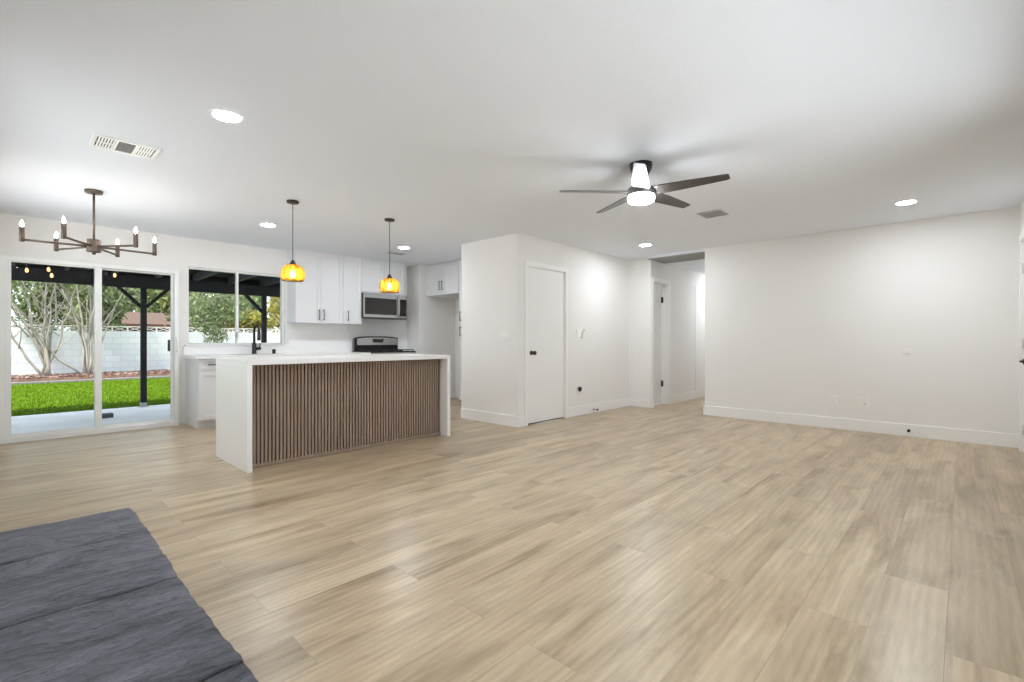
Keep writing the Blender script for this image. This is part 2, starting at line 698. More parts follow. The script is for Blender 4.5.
# ------------------------------------------------------------------ room shell
H = 2.44
XW, XE = -7.40, 0.42         # window wall, entry wall
YS, YN = -0.35, 7.02         # hearth wall, long blank wall
XD = -4.06                   # wall with the closet door
YP = 4.39                    # closet wall facing the island
YH = 7.15
XH0, XH1 = -3.67, -2.75      # hallway

struct(MB().box(-7.55, 0.60, -0.5, 11.2, -0.12, 0.0), 'floor', M['floor'], 'light oak plank floor running through room, kitchen and hall', 'floor')
struct(MB().box(-7.55, 0.60, -0.5, 11.2, H, H + 0.12), 'ceiling', M['ceiling'], 'white lightly textured ceiling with recessed lights', 'ceiling')
struct(MB().box(XH0, XH1, YN, 11.0, 2.40, H), 'ceiling_hall', M['ceiling'], 'lower white ceiling of the hallway', 'ceiling')

SL0, SL1, SLZ = -0.06, 1.515, 1.985      # sliding door opening
W0, W1, WZ0, WZ1 = 1.625, 2.86, 1.035, 2.066
w = MB()
for (y0, y1, z0, z1) in ((-0.47, SL0, 0, H), (SL0, SL1, SLZ, H), (SL1, W0, 0, H), (W0, W1, 0, WZ0), (W0, W1, WZ1, H), (W1, 5.15, 0, H)):
    w.box(XW - 0.13, XW, y0, y1, z0, z1)
struct(w, 'wall_west', M['wall'], 'white wall holding the sliding door and kitchen window', 'wall')
U0, U1, UZ0, UZ1 = -6.9, -3.2, 0.85, 2.15     # opening of the added side window, out of view
w = MB()
for (x0, x1, z0, z1) in ((XW - 0.13, U0, 0, H), (U0, U1, 0, UZ0), (U0, U1, UZ1, H), (U1, XE + 0.12, 0, H)):
    w.box(x0, x1, YS - 0.12, YS, z0, z1)
struct(w, 'wall_south', M['wall'], 'white wall behind the slate hearth', 'wall')
struct(MB().box(XH1, XE + 0.12, YN, YN + 0.12, 0, H), 'wall_north', M['wall'], 'long blank white wall with low outlets', 'wall')
w = MB()
DE0, DE1 = 5.98, 6.80
V0, V1, VZ0, VZ1 = 0.5, 3.9, 0.30, 2.20      # opening of the added front window, out of view
for (y0, y1, z0, z1) in ((YS, V0, 0, H), (V0, V1, 0, VZ0), (V0, V1, VZ1, H), (V1, DE0, 0, H), (DE0, DE1, 2.05, H), (DE1, YN, 0, H)):
    w.box(XE, XE + 0.12, y0, y1, z0, z1)
struct(w, 'wall_east', M['wall'], 'white wall with the entry door at right edge', 'wall')
w = MB().box(XW, -7.02, 5.03, 5.97, 0, H).box(-7.02, -5.01, 5.85, 5.97, 0, H)
struct(w, 'wall_kitchen', M['wall'], 'white kitchen wall beside stove and around the fridge alcove', 'wall')
w = MB().box(-5.13, XD, YP, YP + 0.12, 0, H).box(-5.13, -5.01, YP + 0.12, 5.85, 0, H)
struct(w, 'wall_closet', M['wall'], 'white closet wall facing the island with light switch', 'wall')
w = MB()
D0, D1, DZ = 4.575, 5.372, 2.05
for (y0, y1, z0, z1) in ((YP + 0.12, D0, 0, H), (D0, D1, DZ, H), (D1, YH, 0, H)):
    w.box(XD - 0.12, XD, y0, y1, z0, z1)
struct(w, 'wall_door', M['wall'], 'white wall with the flush closet door', 'wall')
w = MB().box(XD - 0.12, XH0, YH, YH + 0.09, 0, H)
HD0, HD1 = 7.24, 7.78
for (y0, y1, z0, z1) in ((HD0, HD1, 2.06, H), (HD1, 11.0, 0, H)):
    w.box(XH0 - 0.12, XH0, y0, y1, z0, z1)
struct(w, 'wall_hall', M['wall'], 'white left wall of the hallway', 'wall')
struct(MB().box(XH1, XH1 + 0.12, YN + 0.12, 11.0, 0, H).box(XH0 - 0.12, XH1 + 0.12, 11.0, 11.12, 0, H), 'wall_hall_end', M['wall'], 'white end wall of the hallway', 'wall')

# baseboards
BH, BT = 0.14, 0.016


def baseboard(name, boxes, label):
    b = MB()
    for (x0, x1, y0, y1) in boxes:
        b.box(x0, x1, y0, y1, 0, BH, bevel=0.004)
    return struct(b, name, M['trim'], label, 'baseboard')


baseboard('baseboard_north', [(XH1 - BT, XE, YN - BT, YN)], 'white baseboard along the long blank wall')
baseboard('baseboard_hall_right', [(XH1 - BT, XH1, YN, 11.0)], 'white baseboard on right side of hallway')
baseboard('baseboard_closet', [(-5.13, XD + BT, YP - BT, YP)], 'white baseboard under the closet wall switch')
baseboard('baseboard_door', [(XD, XD + BT, YP, 4.52), (XD, XD + BT, 5.43, YH)], 'white baseboard on either side of closet door')
baseboard('baseboard_hall', [(XD, XH0, YH - BT, YH), (XH0, XH0 + BT, 7.86, 8.90)], 'white baseboard at the hallway entrance')
baseboard('baseboard_west', [(XW, XW + BT, YS, SL0 - 0.01)], 'white baseboard left of the sliding door')
baseboard('baseboard_east', [(XE - BT, XE, YS, 5.90)], 'white baseboard along the entry wall')

# ------------------------------------------------------------------ doors
# closet door
d = thing('door_1', (XD, (D0 + D1) / 2, 0), 'flush white closet door with round black knob', 'door', kind='structure')
MB().box(XD - 0.045, XD - 0.010, D0 + 0.012, D1 - 0.012, 0.018, DZ - 0.012, bevel=0.002).build('door_panel', M['door'], d)
c = MB()
for (y0, y1, z0, z1) in ((D0 - 0.055, D0, 0, DZ + 0.055), (D1, D1 + 0.055, 0, DZ + 0.055), (D0, D1, DZ, DZ + 0.055)):
    c.box(XD, XD + 0.018, y0, y1, z0, z1, bevel=0.004)
c.box(XD - 0.11, XD, D0, D0 + 0.008, 0, DZ).box(XD - 0.11, XD, D1 - 0.008, D1, 0, DZ).box(XD - 0.11, XD, D0 + 0.008, D1 - 0.008, DZ - 0.008, DZ)
c.build('casing', M['trim'], d)
MB().box(XD - 0.11, XD - 0.05, D0 + 0.008, D1 - 0.008, 0, 0.008).build('gap_shade_strip', M['duct'], d)  # dark strip painting the shade in the gap under the door
k = MB().lathe([(0.030, -0.010), (0.030, 0.0), (0.012, 0.004), (0.012, 0.028), (0.024, 0.036), (0.029, 0.048), (0.027, 0.058), (0.015, 0.064)], (XD, 4.668, 0.928), axis='x', seg=28)
k.build('knob', M['black'], d)
for z in (1.82, 1.06, 0.28):
    MB().lathe([(0.007, -0.045), (0.007, 0.045)], (XD - 0.004, D1 - 0.010, z), seg=10).box(XD - 0.010, XD - 0.008, D1 - 0.045, D1 - 0.012, z - 0.045, z + 0.045).build('hinge', M['trim'], d)

# hallway door (recessed, black hinges on the far jamb)
d = thing('door_2', (XH0, (HD0 + HD1) / 2, 0), 'narrow white hallway door with black hinges', 'door', kind='structure')
MB().box(XH0 - 0.150, XH0 - 0.122, HD0 - 0.0, HD1 + 0.0, 0.015, 2.055).build('door_panel', M['door'], d)
c = MB()
for (y0, y1, z0, z1) in ((HD0 - 0.065, HD0, 0, 2.115), (HD1, HD1 + 0.065, 0, 2.115), (HD0, HD1, 2.06, 2.115)):
    c.box(XH0, XH0 + 0.016, y0, y1, z0, z1, bevel=0.004)
c.box(XH0 - 0.12, XH0, HD1 - 0.012, HD1, 0, 2.06).box(XH0 - 0.12, XH0, HD0, HD1 - 0.012, 2.05, 2.06)
c.build('casing', M['trim'], d)
for z in (1.79, 0.35):
    MB().box(XH0 - 0.118, XH0 - 0.085, HD1 - 0.016, HD1 - 0.012, z - 0.05, z + 0.05).lathe([(0.009, -0.05), (0.009, 0.05)], (XH0 - 0.112, HD1 - 0.022, z), seg=12).build('hinge', M['black'], d)

# thin white panels standing in for the brighter stretch of hallway wall
d = thing('hall_panel', (XH0, 9.4, 0), 'thin white panels on the wall further down the hallway', 'door', kind='structure')
MB().box(XH0, XH0 + 0.006, 8.91, 9.02, 0, 2.115).box(XH0, XH0 + 0.006, 9.76, 9.84, 0, 2.115).box(XH0, XH0 + 0.006, 9.02, 9.76, 2.03, 2.115).build('casing', M['trim'], d)
MB().box(XH0, XH0 + 0.004, 9.02, 9.76, 0.015, 2.03).build('door_panel', M['door'], d)

# entry door at the right edge
d = thing('door_4', (XE, (DE0 + DE1) / 2, 0), 'white entry door with black handle at right edge', 'door', kind='structure')
e = MB().box(XE + 0.012, XE + 0.055, DE0 + 0.012, DE1 - 0.012, 0.012, 2.038, bevel=0.002)
for (y0, y1) in ((DE0 + 0.13, DE0 + 0.37), (DE1 - 0.37, DE1 - 0.13)):
    for (z0, z1) in ((0.22, 0.85), (1.02, 1.88)):
        for (a0, a1, b0, b1) in ((y0, y1, z0, z0 + 0.02), (y0, y1, z1 - 0.02, z1), (y0, y0 + 0.02, z0 + 0.02, z1 - 0.02), (y1 - 0.02, y1, z0 + 0.02, z1 - 0.02)):
            e.box(XE + 0.004, XE + 0.0125, a0, a1, b0, b1)
e.build('door_panel', M['door'], d)
c = MB()
for (y0, y1, z0, z1) in ((DE0 - 0.07, DE0, 0, 2.12), (DE1, DE1 + 0.07, 0, 2.12), (DE0, DE1, 2.05, 2.12)):
    c.box(XE - 0.018, XE, y0, y1, z0, z1, bevel=0.004)
c.box(XE, XE + 0.11, DE0, DE0 + 0.01, 0, 2.05).box(XE, XE + 0.11, DE1 - 0.01, DE1, 0, 2.05)
c.build('casing', M['trim'], d)
MB().lathe([(0.028, 0.012), (0.028, 0.002), (0.011, -0.006), (0.011, -0.022)], (XE, DE1 - 0.075, 0.885), axis='x', seg=20).tube([(XE - 0.018, DE1 - 0.07, 0.885), (XE - 0.020, DE1 - 0.12, 0.885), (XE - 0.018, DE1 - 0.18, 0.885)], 0.008).build('handle', M['black'], d)
for z in (1.79, 1.06, 0.22):
    MB().box(XE + 0.002, XE + 0.0125, DE1 - 0.0125, DE1 - 0.0105, z - 0.05, z + 0.05).lathe([(0.007, -0.05), (0.007, 0.05)], (XE + 0.004, DE1 - 0.014, z), seg=10).build('hinge', M['wire_grey'], d)

# sliding patio door
d = thing('door_5', (XW, 0.72, 0), 'white framed two panel sliding glass patio door', 'door', kind='structure')
f = MB()
XF = -7.335
f.box(XW - 0.10, XF, SL0, SL0 + 0.045, 0, SLZ).box(XW - 0.10, XF, SL1 - 0.045, SL1, 0, SLZ)
f.box(XW - 0.10, XF, SL0 + 0.045, SL1 - 0.045, SLZ - 0.040, SLZ).box(XW - 0.10, XF, SL0 + 0.045, SL1 - 0.045, 0, 0.045)
f.build('door_frame', M['vinyl'], d)


def sash(name, y0, y1, x0, x1, gz0, gz1, sl, sr):
    s = MB()
    s.box(x0, x1, y0, y0 + sl, 0.045, SLZ - 0.04, bevel=0.003).box(x0, x1, y1 - sr, y1, 0.045, SLZ - 0.04, bevel=0.003)
    s.box(x0, x1, y0 + sl, y1 - sr, 0.045, gz0, bevel=0.003).box(x0, x1, y0 + sl, y1 - sr, gz1, SLZ - 0.04, bevel=0.003)
    o = s.build(name, M['vinyl'], d)
    xm = (x0 + x1) / 2
    MB().box(xm - 0.003, xm + 0.003, y0 + sl, y1 - sr, gz0, gz1).build('glass_pane', M['glass'], o)
    return o


sash('sliding_panel', SL0 + 0.045, 0.762, -7.395, -7.355, 0.085, 1.928, 0.042, 0.062)
s2 = sash('fixed_panel', 0.700, SL1 - 0.045, -7.445, -7.405, 0.085, 1.928, 0.062, 0.024)
MB().box(-7.334, -7.322, SL1 - 0.034, SL1 - 0.010, 0.92, 1.14, bevel=0.003).tube([(-7.325, SL1 - 0.022, 0.95), (-7.295, SL1 - 0.022, 0.97), (-7.295, SL1 - 0.022, 1.09), (-7.325, SL1 - 0.022, 1.11)], 0.007).build('pull_handle', M['plate'], d)
MB().box(-7.475, -7.446, SL1 - 0.095, SL1 - 0.070, 0.95, 1.10, bevel=0.006).build('outside_handle', M['black'], d)

# kitchen window
d = thing('window_1', (XW, (W0 + W1) / 2, WZ0), 'white framed two pane slider window above kitchen counter', 'window', kind='structure')
f = MB()
fx0, fx1 = XW - 0.12, XW - 0.04
fw = 0.022
f.box(fx0, fx1, W0, W0 + fw, WZ0, WZ1).box(fx0, fx1, W1 - fw, W1, WZ0, WZ1).box(fx0, fx1, W0 + fw, W1 - fw, WZ0, WZ0 + fw).box(fx0, fx1, W0 + fw, W1 - fw, WZ1 - fw, WZ1)
f.build('window_frame', M['vinyl'], d)
ym = 2.232
MB().box(fx0 + 0.01, fx1 - 0.01, ym - 0.013, ym + 0.013, WZ0 + fw, WZ1 - fw).build('mullion', M['vinyl'], d)
for (a, b) in ((W0 + fw, ym - 0.013), (ym + 0.013, W1 - fw)):
    MB().box(XW - 0.083, XW - 0.078, a, b, WZ0 + fw, WZ1 - fw).build('glass_pane', M['glass'], d)
MB().box(fx1, XW + 0.035, W0 - 0.035, W1 + 0.045, WZ0 - 0.018, WZ0, bevel=0.003).build('window_sill', M['quartz'], d)
MB().box(fx1 - 0.008, fx1 + 0.012, ym - 0.028, ym - 0.004, WZ0 + 0.10, WZ0 + 0.17, bevel=0.003).build('latch', M['grey'], d)

# unseen front window, added to bring daylight onto the ceiling
d = thing('added_window_east', (XE, (V0 + V1) / 2, VZ0), 'large unseen window added in the entry wall for daylight', 'window', kind='structure')
f = MB()
f.box(XE + 0.03, XE + 0.10, V0, V0 + 0.03, VZ0, VZ1).box(XE + 0.03, XE + 0.10, V1 - 0.03, V1, VZ0, VZ1).box(XE + 0.03, XE + 0.10, V0 + 0.03, V1 - 0.03, VZ0, VZ0 + 0.03).box(XE + 0.03, XE + 0.10, V0 + 0.03, V1 - 0.03, VZ1 - 0.03, VZ1)
f.box(XE + 0.04, XE + 0.09, 2.18, 2.22, VZ0 + 0.03, VZ1 - 0.03)
f.build('window_frame', M['vinyl'], d)
for (a, b) in ((V0 + 0.03, 2.18), (2.22, V1 - 0.03)):
    MB().box(XE + 0.062, XE + 0.067, a, b, VZ0 + 0.03, VZ1 - 0.03).build('glass_pane', M['glass'], d)

# unseen side window, added so more daylight reaches the ceiling
d = thing('added_window_south', ((U0 + U1) / 2, YS, UZ0), 'wide unseen window added in the hearth wall for daylight', 'window', kind='structure')
f = MB()
f.box(U0, U0 + 0.03, YS - 0.10, YS - 0.03, UZ0, UZ1).box(U1 - 0.03, U1, YS - 0.10, YS - 0.03, UZ0, UZ1).box(U0 + 0.03, U1 - 0.03, YS - 0.10, YS - 0.03, UZ0, UZ0 + 0.03).box(U0 + 0.03, U1 - 0.03, YS - 0.10, YS - 0.03, UZ1 - 0.03, UZ1)
f.box(-5.07, -5.03, YS - 0.09, YS - 0.04, UZ0 + 0.03, UZ1 - 0.03)
f.build('window_frame', M['vinyl'], d)
for (a, b) in ((U0 + 0.03, -5.07), (-5.03, U1 - 0.03)):
    MB().box(a, b, YS - 0.067, YS - 0.062, UZ0 + 0.03, UZ1 - 0.03).build('glass_pane', M['glass'], d)
struct(MB().box(-7.55, 1.6, -1.5, -0.5, H, H + 0.08).box(0.6, 1.6, -0.5, 11.2, H, H + 0.08), 'sun_shade_eave', M['stucco'], 'unseen eave added to keep sun off the added windows', 'eave')  # added overhang out of view, blocks direct sun at the added windows

# ------------------------------------------------------------------ kitchen island
isl = thing('kitchen_island', (-4.72, 2.41, 0), 'white waterfall kitchen island with brown slatted front panel', 'kitchen island')
IX0, IX1, IY0, IY1, IZ = -5.105, -4.255, 1.346, 3.473, 0.923
MB().box(IX0, IX1, IY0, IY1, IZ - 0.04, IZ, bevel=0.002).build('countertop', M['quartz'], isl)
for (a, b) in ((IY0, IY0 + 0.041), (IY1 - 0.041, IY1)):
    MB().box(IX0, IX1, a, b, 0, IZ - 0.0405, bevel=0.002).build('waterfall_end', M['quartz'], isl)
MB().box(IX0 + 0.02, -4.40, IY0 + 0.042, IY1 - 0.042, 0.0, IZ - 0.041).build('cabinet_body', M['felt'], isl)
s = MB()
n = 64
pitch = (IY1 - IY0 - 0.086 - 0.03) / n
for i in range(n):
    y = IY0 + 0.043 + 0.012 + i * pitch
    s.box(-4.399, -4.380, y, y + pitch * 0.66, 0.034, IZ - 0.046)
s.box(-4.399, -4.379, IY0 + 0.043, IY1 - 0.043, 0.004, 0.033)
s.build('slat_panel', M['slat'], isl)
for k_ in range(4):
    y0 = IY0 + 0.05 + k_ * 0.505
    MB().box(IX0, IX0 + 0.0195, y0, y0 + 0.495, 0.11, IZ - 0.05, bevel=0.003).build('door', M['cabinet'], isl)


# ------------------------------------------------------------------ cabinets
def shaker(axis, pos, out, u0, u1, z0, z1, fw=0.055, th=0.02, rec=0.013):
    """Shaker door: axis 'x' faces +x, axis 'y' faces -y; pos is the back plane, out=+1/-1"""
    b = MB()

    def bx(a0, a1, c0, c1, d0, d1, bev=0.0):
        p0, p1 = sorted((pos + out * d0, pos + out * d1))
        if axis == 'x':
            b.box(p0, p1, a0, a1, c0, c1, bev)
        else:
            b.box(a0, a1, p0, p1, c0, c1, bev)
    bx(u0, u0 + fw, z0, z1, 0, th, 0.0015)
    bx(u1 - fw, u1, z0, z1, 0, th, 0.0015)
    bx(u0 + fw, u1 - fw, z0, z0 + fw, 0, th, 0.0015)
    bx(u0 + fw, u1 - fw, z1 - fw, z1, 0, th, 0.0015)
    bx(u0 + fw, u1 - fw, z0 + fw, z1 - fw, 0.002, th - rec)
    return b


def bar_pull(axis, pos, out, u, z, length, vertical=True, r=0.006):
    b = MB()
    off = 0.03
    if vertical:
        a, c = (u, z - length / 2), (u, z + length / 2)
    else:
        a, c = (u - length / 2, z), (u + length / 2, z)

    def P(uz, d):
        return (pos + out * d, uz[0], uz[1]) if axis == 'x' else (uz[0], pos + out * d, uz[1])
    b.tube([P(a, off), P(c, off)], r, 8)
    for t in (0.08, 0.92):
        q = (a[0] + (c[0] - a[0]) * t, a[1] + (c[1] - a[1]) * t)
        b.tube([P(q, 0), P(q, off)], r * 0.85, 8)
    return b


CT = 0.90         # counter top height
BX = -6.80        # base cabinet face
UX = -7.08        # upper cabinet face


def base_unit(name, y0, y1, label, kind, hinge=1, end=False):
    r = thing(name, (-7.1, (y0 + y1) / 2, 0), label, 'cabinet', 'white base cabinets under the window counter')
    b = MB().box(XW + 0.002, BX - 0.02, y0, y1, 0.10, (CT - 0.04) if kind == 'drawer_door' else 0.69).box(XW + 0.002, BX - 0.08, y0, y1, 0.0, 0.10)
    b.build('body', M['cabinet'], r)
    g = 0.003
    if kind == 'drawer_door':
        dr = shaker('x', BX - 0.02, 1, y0 + g, y1 - g, 0.715, CT - 0.045, fw=0.04).build('drawer', M['cabinet'], r)
        bar_pull('x', BX, 1, (y0 + y1) / 2, 0.787, 0.16, vertical=False).build('handle', M['black'], dr)
        do = shaker('x', BX - 0.02, 1, y0 + g, y1 - g, 0.105, 0.708).build('door', M['cabinet'], r)
        bar_pull('x', BX, 1, (y1 - 0.035) if hinge > 0 else (y0 + 0.035), 0.60, 0.16).build('handle', M['black'], do)
    else:
        ym_ = (y0 + y1) / 2
        for (a, b_, hu) in ((y0, ym_, ym_ - 0.035), (ym_, y1, ym_ + 0.035)):
            do = shaker('x', BX - 0.02, 1, a + g, b_ - g, 0.105, CT - 0.045).build('door', M['cabinet'], r)
            bar_pull('x', BX, 1, hu, 0.60, 0.16).build('handle', M['black'], do)
    return r


base_unit('base_cabinet', 1.605, 1.965, 'white base cabinet with drawer at counter end beside sliding door', 'drawer_door')
base_unit('base_cabinet', 1.967, 2.77, 'white sink base cabinet below black faucet', 'doors')
base_unit('base_cabinet', 2.772, 3.33, 'white drawer base cabinet between sink and corner cabinet', 'drawer_door')
base_unit('base_cabinet', 3.332, 3.925, 'white base cabinet touching left side of stove', 'drawer_door')
MB_ = MB().box(XW + 0.002, BX - 0.02, 4.765, 5.028, 0.0, CT - 0.04)
tag(MB_.build('filler_cabinet', M['cabinet'], at=(-7.1, 4.9, 0)), 'narrow white cabinet filler right of stove', 'cabinet')

ct = MB()
SK = (-7.22, -6.90, 2.06, 2.68)   # sink hole
CX0, CX1, CY0, CY1 = XW + 0.001, BX + 0.03, 1.575, 3.93
ct.box(CX0, SK[0], CY0, CY1, CT - 0.04, CT).box(SK[1], CX1, CY0, CY1, CT - 0.04, CT)
ct.box(SK[0], SK[1], CY0, SK[2], CT - 0.04, CT).box(SK[0], SK[1], SK[3], CY1, CT - 0.04, CT)
ct.box(CX0, CX1, 4.762, 5.028, CT - 0.04, CT)
tag(ct.build('countertop', M['quartz'], at=(-7.1, 2.7, CT - 0.04)), 'white quartz countertop below the kitchen window', 'countertop')
bs = MB().box(XW + 0.001, XW + 0.021, CY0, W1 + 0.05, CT + 0.0005, WZ0 - 0.019).box(XW + 0.001, XW + 0.021, W1 + 0.05, 3.93, CT + 0.0005, 1.12)
tag(bs.build('backsplash', M['quartz'], at=(XW + 0.01, 2.7, CT)), 'low white quartz backsplash behind the counter', 'backsplash')

# sink
sk = MB()
sx0, sx1, sy0, sy1 = SK
for (a, b_, c_, d_) in ((sx0 + 0.001, sx0 + 0.006, sy0 + 0.001, sy1 - 0.001), (sx1 - 0.006, sx1 - 0.001, sy0 + 0.001, sy1 - 0.001), (sx0 + 0.006, sx1 - 0.006, sy0 + 0.001, sy0 + 0.006), (sx0 + 0.006, sx1 - 0.006, sy1 - 0.006, sy1 - 0.001)):
    sk.box(a, b_, c_, d_, 0.70, CT + 0.003)
sk.box(sx0 + 0.001, sx1 - 0.001, sy0 + 0.001, sy1 - 0.001, 0.695, 0.70)
so = thing('sink', (-7.06, 2.37, 0.695), 'steel undermount sink set in the window counter', 'sink')
sk.build('basin', M['steel'], so)
MB().lathe([(0.04, 0.700), (0.04, 0.703), (0.02, 0.704)], (-7.06, 2.37, 0)).build('drain', M['steel'], so)

# faucet
FY = 2.395
fa = thing('faucet', (-7.28, FY, CT), 'black gooseneck pull-down faucet in front of kitchen window', 'faucet')
MB().lathe([(0.033, CT), (0.033, CT + 0.010), (0.027, CT + 0.016), (0.027, CT + 0.145), (0.018, CT + 0.155)], (-7.28, FY, 0), seg=24).build('base', M['black'], fa)
pts = [(-7.28, FY, CT + 0.14), (-7.28, FY, CT + 0.33)]
for k_ in range(1, 13):
    a = PI - k_ * PI / 12
    pts.append((-7.205 + 0.075 * math.cos(a), FY + 0.012 * k_ / 12, CT + 0.33 + 0.07 * math.sin(a)))
pts.append((-7.13, FY + 0.012, CT + 0.31))
MB().tube(pts, 0.016, 12).build('spout', M['black'], fa)
MB().lathe([(0.017, CT + 0.32), (0.021, CT + 0.305), (0.023, CT + 0.20), (0.018, CT + 0.19)], (-7.13, FY + 0.012, 0), seg=20).build('spray_head', M['black'], fa)
MB().tube([(-7.28, FY + 0.02, CT + 0.075), (-7.28, FY + 0.085, CT + 0.075)], 0.022, 14).tube([(-7.28, FY + 0.07, CT + 0.085), (-7.275, FY + 0.08, CT + 0.15)], 0.008, 8).build('handle', M['black'], fa)
tag(MB().lathe([(0.024, CT), (0.024, CT + 0.055), (0.020, CT + 0.064), (0.004, CT + 0.066)], (-7.28, 2.66, 0), seg=20).build('air_gap', M['black'], at=(-7.28, 2.66, CT)), 'small black cylindrical cap on counter right of faucet', 'sink fitting')

# ---- wall cabinets
def upper(name, y0, y1, z0, z1, label, splits, pulls, filler=True):
    r = thing(name, ((XW + UX) / 2, (y0 + y1) / 2, z0), label, 'cabinet', 'white wall cabinets')
    MB().box(XW + 0.001, UX - 0.02, y0, y1, z0, z1).build('body', M['cabinet'], r)
    for (a, b_), pu in zip(splits, pulls):
        do = shaker('x', UX - 0.02, 1, a + 0.0025, b_ - 0.0025, z0 + 0.002, z1 - 0.002).build('door', M['cabinet'], r)
        if pu is not None:
            bar_pull('x', UX, 1, pu, z0 + 0.125, 0.16).build('handle', M['black'], do)
    MB().box(XW + 0.001, UX - 0.012, y0, y1, z1 + 0.001, H - 0.001).build('crown_filler', M['cabinet'], r)
    return r


upper('wall_cabinet', 2.893, 3.622, 1.355, 2.405, 'tall white two door wall cabinet beside kitchen window', ((2.893, 3.268), (3.268, 3.622)), (3.233, 3.303))
upper('wall_cabinet', 3.624, 3.946, 1.355, 2.405, 'single door white wall cabinet left of the microwave', ((3.624, 3.946),), (3.700,))
upper('wall_cabinet', 3.948, 4.775, 1.875, 2.405, 'short white two door wall cabinet above the microwave', ((3.948, 4.362), (4.362, 4.775)), (None, None))

# over-fridge cabinet and tall cabinet face -y
fy = 5.17
r = thing('fridge_cabinet', (-6.55, 5.45, 1.845), 'white two door cabinet hung over the empty fridge alcove', 'cabinet')
MB().box(-7.018, -6.112, fy + 0.02, 5.849, 1.885, H - 0.001).build('body', M['cabinet'], r)
for (a, b_, pu) in ((-7.015, -6.565, -6.603), (-6.565, -6.115, -6.527)):
    do = shaker('y', fy + 0.02, -1, a + 0.002, b_ - 0.002, 1.887, 2.425).build('door', M['cabinet'], r)
    bar_pull('y', fy, -1, pu, 2.045, 0.16).build('handle', M['black'], do)
r = thing('pantry_cabinet', (-5.6, 5.45, 0), 'tall white pantry cabinet edge showing two black pulls', 'cabinet')
MB().box(-6.108, -5.132, fy + 0.02, 5.849, 0.10, H - 0.001).box(-6.108, -5.132, fy + 0.09, 5.849, 0.0, 0.10).build('body', M['cabinet'], r)
do = shaker('y', fy + 0.02, -1, -6.105, -5.135, 1.370, 2.425).build('door', M['cabinet'], r)
bar_pull('y', fy, -1, -6.050, 1.492, 0.16).build('handle', M['black'], do)
do = shaker('y', fy + 0.02, -1, -6.105, -5.135, 0.105, 1.366).build('door', M['cabinet'], r)
bar_pull('y', fy, -1, -6.050, 1.245, 0.16).build('handle', M['black'], do)

# ---- microwave
my0, my1, mz0, mz1, mx = 3.935, 4.768, 1.458, 1.866, -7.005
mw = thing('microwave', (-7.2, 4.3, mz0), 'stainless over-range microwave with black window', 'microwave')
MB().box(XW + 0.001, mx - 0.012, my0, my1, mz0, mz1, bevel=0.003).build('body', M['gloss_black'], mw)
dr = MB()
dy1 = my1 - 0.165
dr.box(mx - 0.0115, mx, my0, dy1, mz1 - 0.075, mz1 - 0.001, bevel=0.003).box(mx - 0.0115, mx, my0, dy1, mz0 + 0.012, mz0 + 0.062, bevel=0.003)
dr.box(mx - 0.0115, mx, my0, my0 + 0.022, mz0 + 0.062, mz1 - 0.075).box(mx - 0.0115, mx, dy1 - 0.055, dy1, mz0 + 0.062, mz1 - 0.075)
do = dr.build('door', M['steel'], mw)
MB().box(mx - 0.0115, mx - 0.003, my0 + 0.0225, dy1 - 0.0555, mz0 + 0.0625, mz1 - 0.0755).build('door_glass', M['dark_glass'], do)
MB().tube([(mx, dy1 - 0.026, mz0 + 0.035), (mx + 0.035, dy1 - 0.026, mz0 + 0.075), (mx + 0.042, dy1 - 0.026, mz0 + 0.20), (mx + 0.035, dy1 - 0.026, mz1 - 0.075), (mx, dy1 - 0.026, mz1 - 0.035)], 0.012, 10).build('handle', M['steel'], do)
cp = MB().box(mx - 0.0115, mx, dy1 + 0.002, my1, mz0 + 0.012, mz0 + 0.05, bevel=0.003).box(mx - 0.0115, mx, dy1 + 0.002, my1, mz1 - 0.07, mz1 - 0.001, bevel=0.003).box(mx - 0.0115, mx, my1 - 0.02, my1, mz0 + 0.05, mz1 - 0.07)
cp = cp.build('control_panel', M['steel'], mw)
MB().box(mx - 0.0115, mx - 0.002, dy1 + 0.002, my1 - 0.0205, mz0 + 0.0505, mz1 - 0.0705).build('keypad', M['dark_glass'], cp)
MB().box(mx - 0.20, mx - 0.005, my0 + 0.01, my1 - 0.01, mz0 - 0.004, mz0 - 0.0005).build('vent_grille', M['gloss_black'], mw)

# ---- range
ry0, ry1, rx1 = 3.935, 4.758, -6.745
rg = thing('range', (-7.07, 4.315, 0), 'stainless gas range with black cooktop and arched backguard', 'stove')
MB().box(XW + 0.03, rx1 - 0.025, ry0, ry1, 0.06, CT - 0.005).box(XW + 0.06, rx1 - 0.08, ry0 + 0.02, ry1 - 0.02, 0.0, 0.06).build('body', M['gloss_black'], rg)
MB().box(XW + 0.03, rx1 + 0.005, ry0 - 0.0, ry1, CT - 0.0045, CT + 0.014, bevel=0.003).build('cooktop', M['gloss_black'], rg)
do = MB().box(rx1 - 0.0245, rx1 + 0.01, ry0 + 0.005, ry1 - 0.005, 0.24, 0.74, bevel=0.004).build('oven_door', M['steel'], rg)
MB().box(rx1 + 0.0105, rx1 + 0.013, ry0 + 0.13, ry1 - 0.13, 0.34, 0.62).build('oven_window', M['dark_glass'], do)
MB().tube([(rx1 + 0.01, ry0 + 0.07, 0.69), (rx1 + 0.055, ry0 + 0.07, 0.69), (rx1 + 0.055, ry1 - 0.07, 0.69), (rx1 + 0.01, ry1 - 0.07, 0.69)], 0.012, 10).build('handle', M['steel'], do)
MB().box(rx1 - 0.0245, rx1 + 0.008, ry0 + 0.005, ry1 - 0.005, 0.07, 0.235, bevel=0.004).build('drawer', M['steel'], rg)
